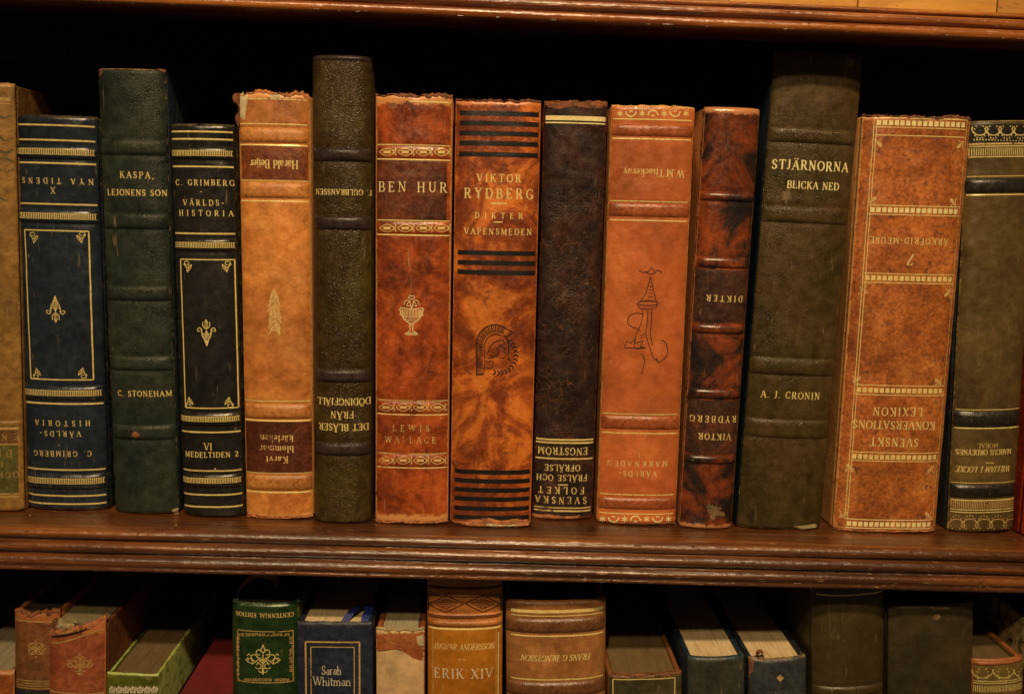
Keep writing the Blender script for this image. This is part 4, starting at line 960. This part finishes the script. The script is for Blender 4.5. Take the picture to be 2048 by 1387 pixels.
# Erik XIV
b = Book(((853, 1122), (1006, 1124), (1003, 1700), (856, 1700)), 'tall golden tan book with carved lozenge band lettered ERIK XIV', y0=.001, base=LB, seed=29, sag=.0042)
for a, c in ((1174, 1185), (1226, 1236), (1240, 1254)): b.add_band(a, c, .0008)
ml8 = leather('carved_tan', [(.3, (150, 82, 32)), (.6, (178, 104, 44)), (.8, (196, 124, 58))], b.hw, b.h, 30, var=.15, grain=1200, seed=69, rough=.4)
b.body(ml8)
b.patch(1260, 1480, leather('gold_field', [(.3, (142, 78, 8)), (.6, (160, 92, 14)), (.8, (178, 112, 28))], .05, .4, 30, var=.15, grain=1600, gb=.2, seed=70, fleck=((205, 170, 100), 60, .68)), x0=-.97, x1=.95, name='golden_field')
b.line(1257, 3, G); b.drawpx([([(997, 1262), (996, 1387), (996, 1450)], 2)], G, 'gilt_line'); b.frame(862, 1259, 996, 1475, GD, 1.4)
Z = []
for c in (818, 892, 966, 1040):
    for s, w in ((1, 3), (.62, 2.4)):
        Z.append(([(c - 36 * s, 1206), (c, 1206 - 17 * s), (c + 36 * s, 1206), (c, 1206 + 17 * s), (c - 36 * s, 1206)], w))
    for k in (-6, -2, 2, 6): Z.append(([(c - 14 + abs(k), 1206 + k), (c + 14 - abs(k), 1206 + k)], 2.2))
Z = [([(max(857, min(1002, u)), v) for u, v in p], q) for p, q in Z] + [([(857, 1187), (1002, 1187)], 2.4), ([(857, 1225), (1002, 1225)], 2.4), ([(857, 1169), (1002, 1169)], 2)]
b.drawpx(Z, CREASE, 'carved_lozenge_band')
b.text('INGVAR ANDERSSON', 928, 1293, 13, 128, GW, False, 1.2, ital=.25); b.drawpx([([(916, 1318), (932, 1318)], 2)], GW, 'gilt_line'); b.text('ERIK XIV', 927, 1346, 21, 126, GP, False, 1.0)
# Bengtsson
b = Book(((1010, 1202), (1212, 1204), (1208, 1700), (1014, 1700)), 'wide brown book with gilt lines, upside down name FRANS G. BENGTSSON', y0=.001, base=LB, seed=30, sag=.0055)
for a, c in ((1237, 1266), (1364, 1392)): b.add_band(a, c, .0009)
ml9 = leather('nutbrown', [(.25, (110, 64, 28)), (.5, (140, 84, 40)), (.75, (166, 106, 54))], b.hw, b.h, 26, var=.25, grain=1000, seed=71, rough=.38, fleck=((90, 50, 24), 70, .62))
b.body(ml9, page=PG_DARK, bandmat=leather('dark_nut_band', [(.3, (84, 46, 24)), (.6, (112, 66, 34)), (.85, (150, 98, 54))], .05, .4, 60, seed=72, rough=.34))
b.line(1222, 7, G, x0=-.9, x1=.94); b.line(1231, 2.4, G, x0=-.9, x1=.94); b.line(1271, 3, G, x0=-.9, x1=.94); b.line(1358, 3.4, G, x0=-.9, x1=.94)
b.text('FRANS G. BENGTSSON', 1113, 1315, 13, 148, G, True, 1.2, ital=.28)
# dark olive with gilt frame
b = Book(((1214, 1349), (1364, 1347), (1360, 1700), (1218, 1700)), 'low dark olive book with rubbed rust edge and brown page tops', y0=.002, base=LB, seed=31, sag=.0022, depth=.13)
b.body(leather('dark_olive', [(.3, (46, 38, 22)), (.6, (64, 54, 30)), (.85, (90, 76, 44))], b.hw, b.h, 30, wear=(132, 74, 34), wamt=.55, wedge=.96, wend=.004, seed=73), page=PG_BROWN, page_drop=.0015)
b.frame(1222, 1357, 1355, 1500, G, 2)
b.fray(plain('rubbed_rust', (120, 66, 28), .6, 200, .4, .5, 74), True, -1, 1, .002, .0001)
# blue green
b = Book(((1372, 1316), (1490, 1315), (1486, 1700), (1374, 1700)), 'dark blue green book with bright cream page tops, right of the low olive one', y0=.001, base=LB, seed=32, sag=.0038, depth=.14)
b.body(leather('teal_brown', [(.3, (40, 38, 26)), (.5, (54, 50, 34)), (.7, (44, 52, 44))], b.hw, b.h, 28, wear=(34, 46, 46), wamt=.1, wedge=.6, seed=75, rough=.42), board=leather('petrol_cloth', [(.3, (16, 30, 38)), (.7, (28, 44, 52))], .05, .4, 40, seed=76, rough=.55), page=PG_CREAM, page_drop=.002)
# slate
b = Book(((1494, 1319), (1614, 1317), (1608, 1700), (1498, 1700)), 'slate grey scuffed book with cream page tops and chipped left corner', y0=.001, base=LB, seed=33, sag=.003, rag=.0005, depth=.14)
b.body(leather('slate', [(.3, (42, 40, 34)), (.6, (56, 54, 46)), (.85, (76, 72, 58))], b.hw, b.h, 34, wear=(140, 104, 62), wamt=.02, wedge=.93, wend=.003, seed=77, speck=.8, rough=.45), board=leather('black_cloth', [(.3, (18, 20, 22)), (.7, (30, 32, 32))], .05, .4, 40, seed=78, rough=.6), page=PG_CREAM, page_drop=.002)
b.blob([(1497, 1318), (1508, 1318), (1506, 1340), (1498, 1352)], SUEDE_D, jag=.5, e=2e-4); b.blob([(1553, 1354), (1560, 1348), (1568, 1355), (1560, 1362)], GD, jag=.1)
m = MB(); R = []
for j in range(14):
    t = j / 13 * 2.2 * math.pi; r0 = .0022 * (1 - j / 30)
    R.append([(-b.hw + .006 + r0 * math.cos(t), .003 + s * .0022, b.h + .0014 + r0 * math.sin(t)) for s in (-1, 0, 1)])
m.grid(R, 3, 14); m.build('torn_leather', SUEDE_D, b.e)
# tall olive
b = Book(((1622, 1166), (1768, 1168), (1762, 1700), (1618, 1700)), 'tall olive brown book with thin gilt line close under the shelf', y0=.001, base=LB, seed=34, sag=.0055)
b.add_band(1372, 1392, .0007)
b.body(leather('olive_plain', [(.25, (50, 37, 15)), (.5, (64, 48, 18)), (.75, (76, 58, 22))], b.hw, b.h, 20, var=.12, grain=1800, gb=.25, seed=79, rough=.4)); b.line(1189, 3, G, x0=-.9, x1=.9)
# olive second
b = Book(((1774, 1206), (1946, 1210), (1936, 1700), (1770, 1700)), 'wide dark olive book with a chipped pale spot near its head', y0=.001, base=LB, seed=35, sag=.0042)
b.body(leather('olive_plain2', [(.25, (46, 35, 18)), (.5, (58, 45, 22)), (.75, (72, 56, 28))], b.hw, b.h, 22, var=.14, grain=1500, gb=.3, seed=80, rough=.42), page=PG_DARK)
b.blob([(1865, 1231), (1874, 1226), (1882, 1231), (1876, 1240), (1867, 1238)], SCUFF); b.blob([(1860, 1212), (1900, 1213), (1898, 1218), (1866, 1219)], SCUFF, e=2e-4)
# ornament at right
b = Book(((1940, 1320), (2046, 1322), (2038, 1700), (1940, 1700)), 'low brown book with gilt loops and ruled lines in the lower right corner', y0=.001, base=LB, seed=36, sag=.0035, depth=.13)
b.add_band(1318, 1329, .0005)
mlo = leather('golden_brown', [(.3, (86, 66, 26)), (.6, (116, 86, 36)), (.85, (140, 104, 48))], b.hw, b.h, 40, wear=(160, 90, 42), wamt=.4, wend=.005, seed=81, rough=.42)
b.body(mlo, page=PG_BROWN, page_drop=.0035, bandmat=leather('rust_cap', [(.3, (140, 72, 30)), (.7, (176, 98, 46))], .05, .4, 60, seed=82))
b.drawpx(trochoid(1944, 2044, 1346, 42, 8.5, False, 2), G, 'gilt_ornament')
for y in (1361, 1365): b.line(y, 2, G)
b.ticks(1376, 15, 34, G, rails=False, duty=.45)
# one more dark book beyond, closing the row on the right
b = Book(((2052, 1240), (2190, 1240), (2180, 1700), (2048, 1700)), 'dark brown book at the far right of the lower shelf', y0=.004, base=LB, seed=37, sag=.004)
b.body(m11)

m = MB(); r = random.Random(12)
for (px, py) in [(458, 1050), (800, 1064), (352, 1049), (1270, 1060), (1150, 1066), (1700, 1074), (1762, 1069), (60, 1030), (640, 1055)] + [(r.uniform(20, 2030), 0) for _ in range(26)]:
    p = hit_z(px, py, 0.0) if py else Vector(((px - 1024) * PX, r.uniform(-.011, -.002), 0)); sz = r.uniform(.0002, .0006) if py else r.uniform(.0001, .00022)
    k = len(m.v); V = [(p.x + sz * r.uniform(.6, 1.2) * math.cos(a), p.y + sz * r.uniform(.6, 1.2) * math.sin(a), .00002) for a in (0, 1.3, 2.5, 3.8, 5.1)] + [(p.x, p.y, sz * .9)]
    m.v += V; m.f += [(k + i, k + (i + 1) % 5, k + 5) for i in range(5)]
o = m.build('leather_crumbs', SUEDE, None, False); o['kind'] = 'stuff'; o['label'] = 'tiny crumbs of leather and dust lying on the middle shelf'; o['category'] = 'crumbs'
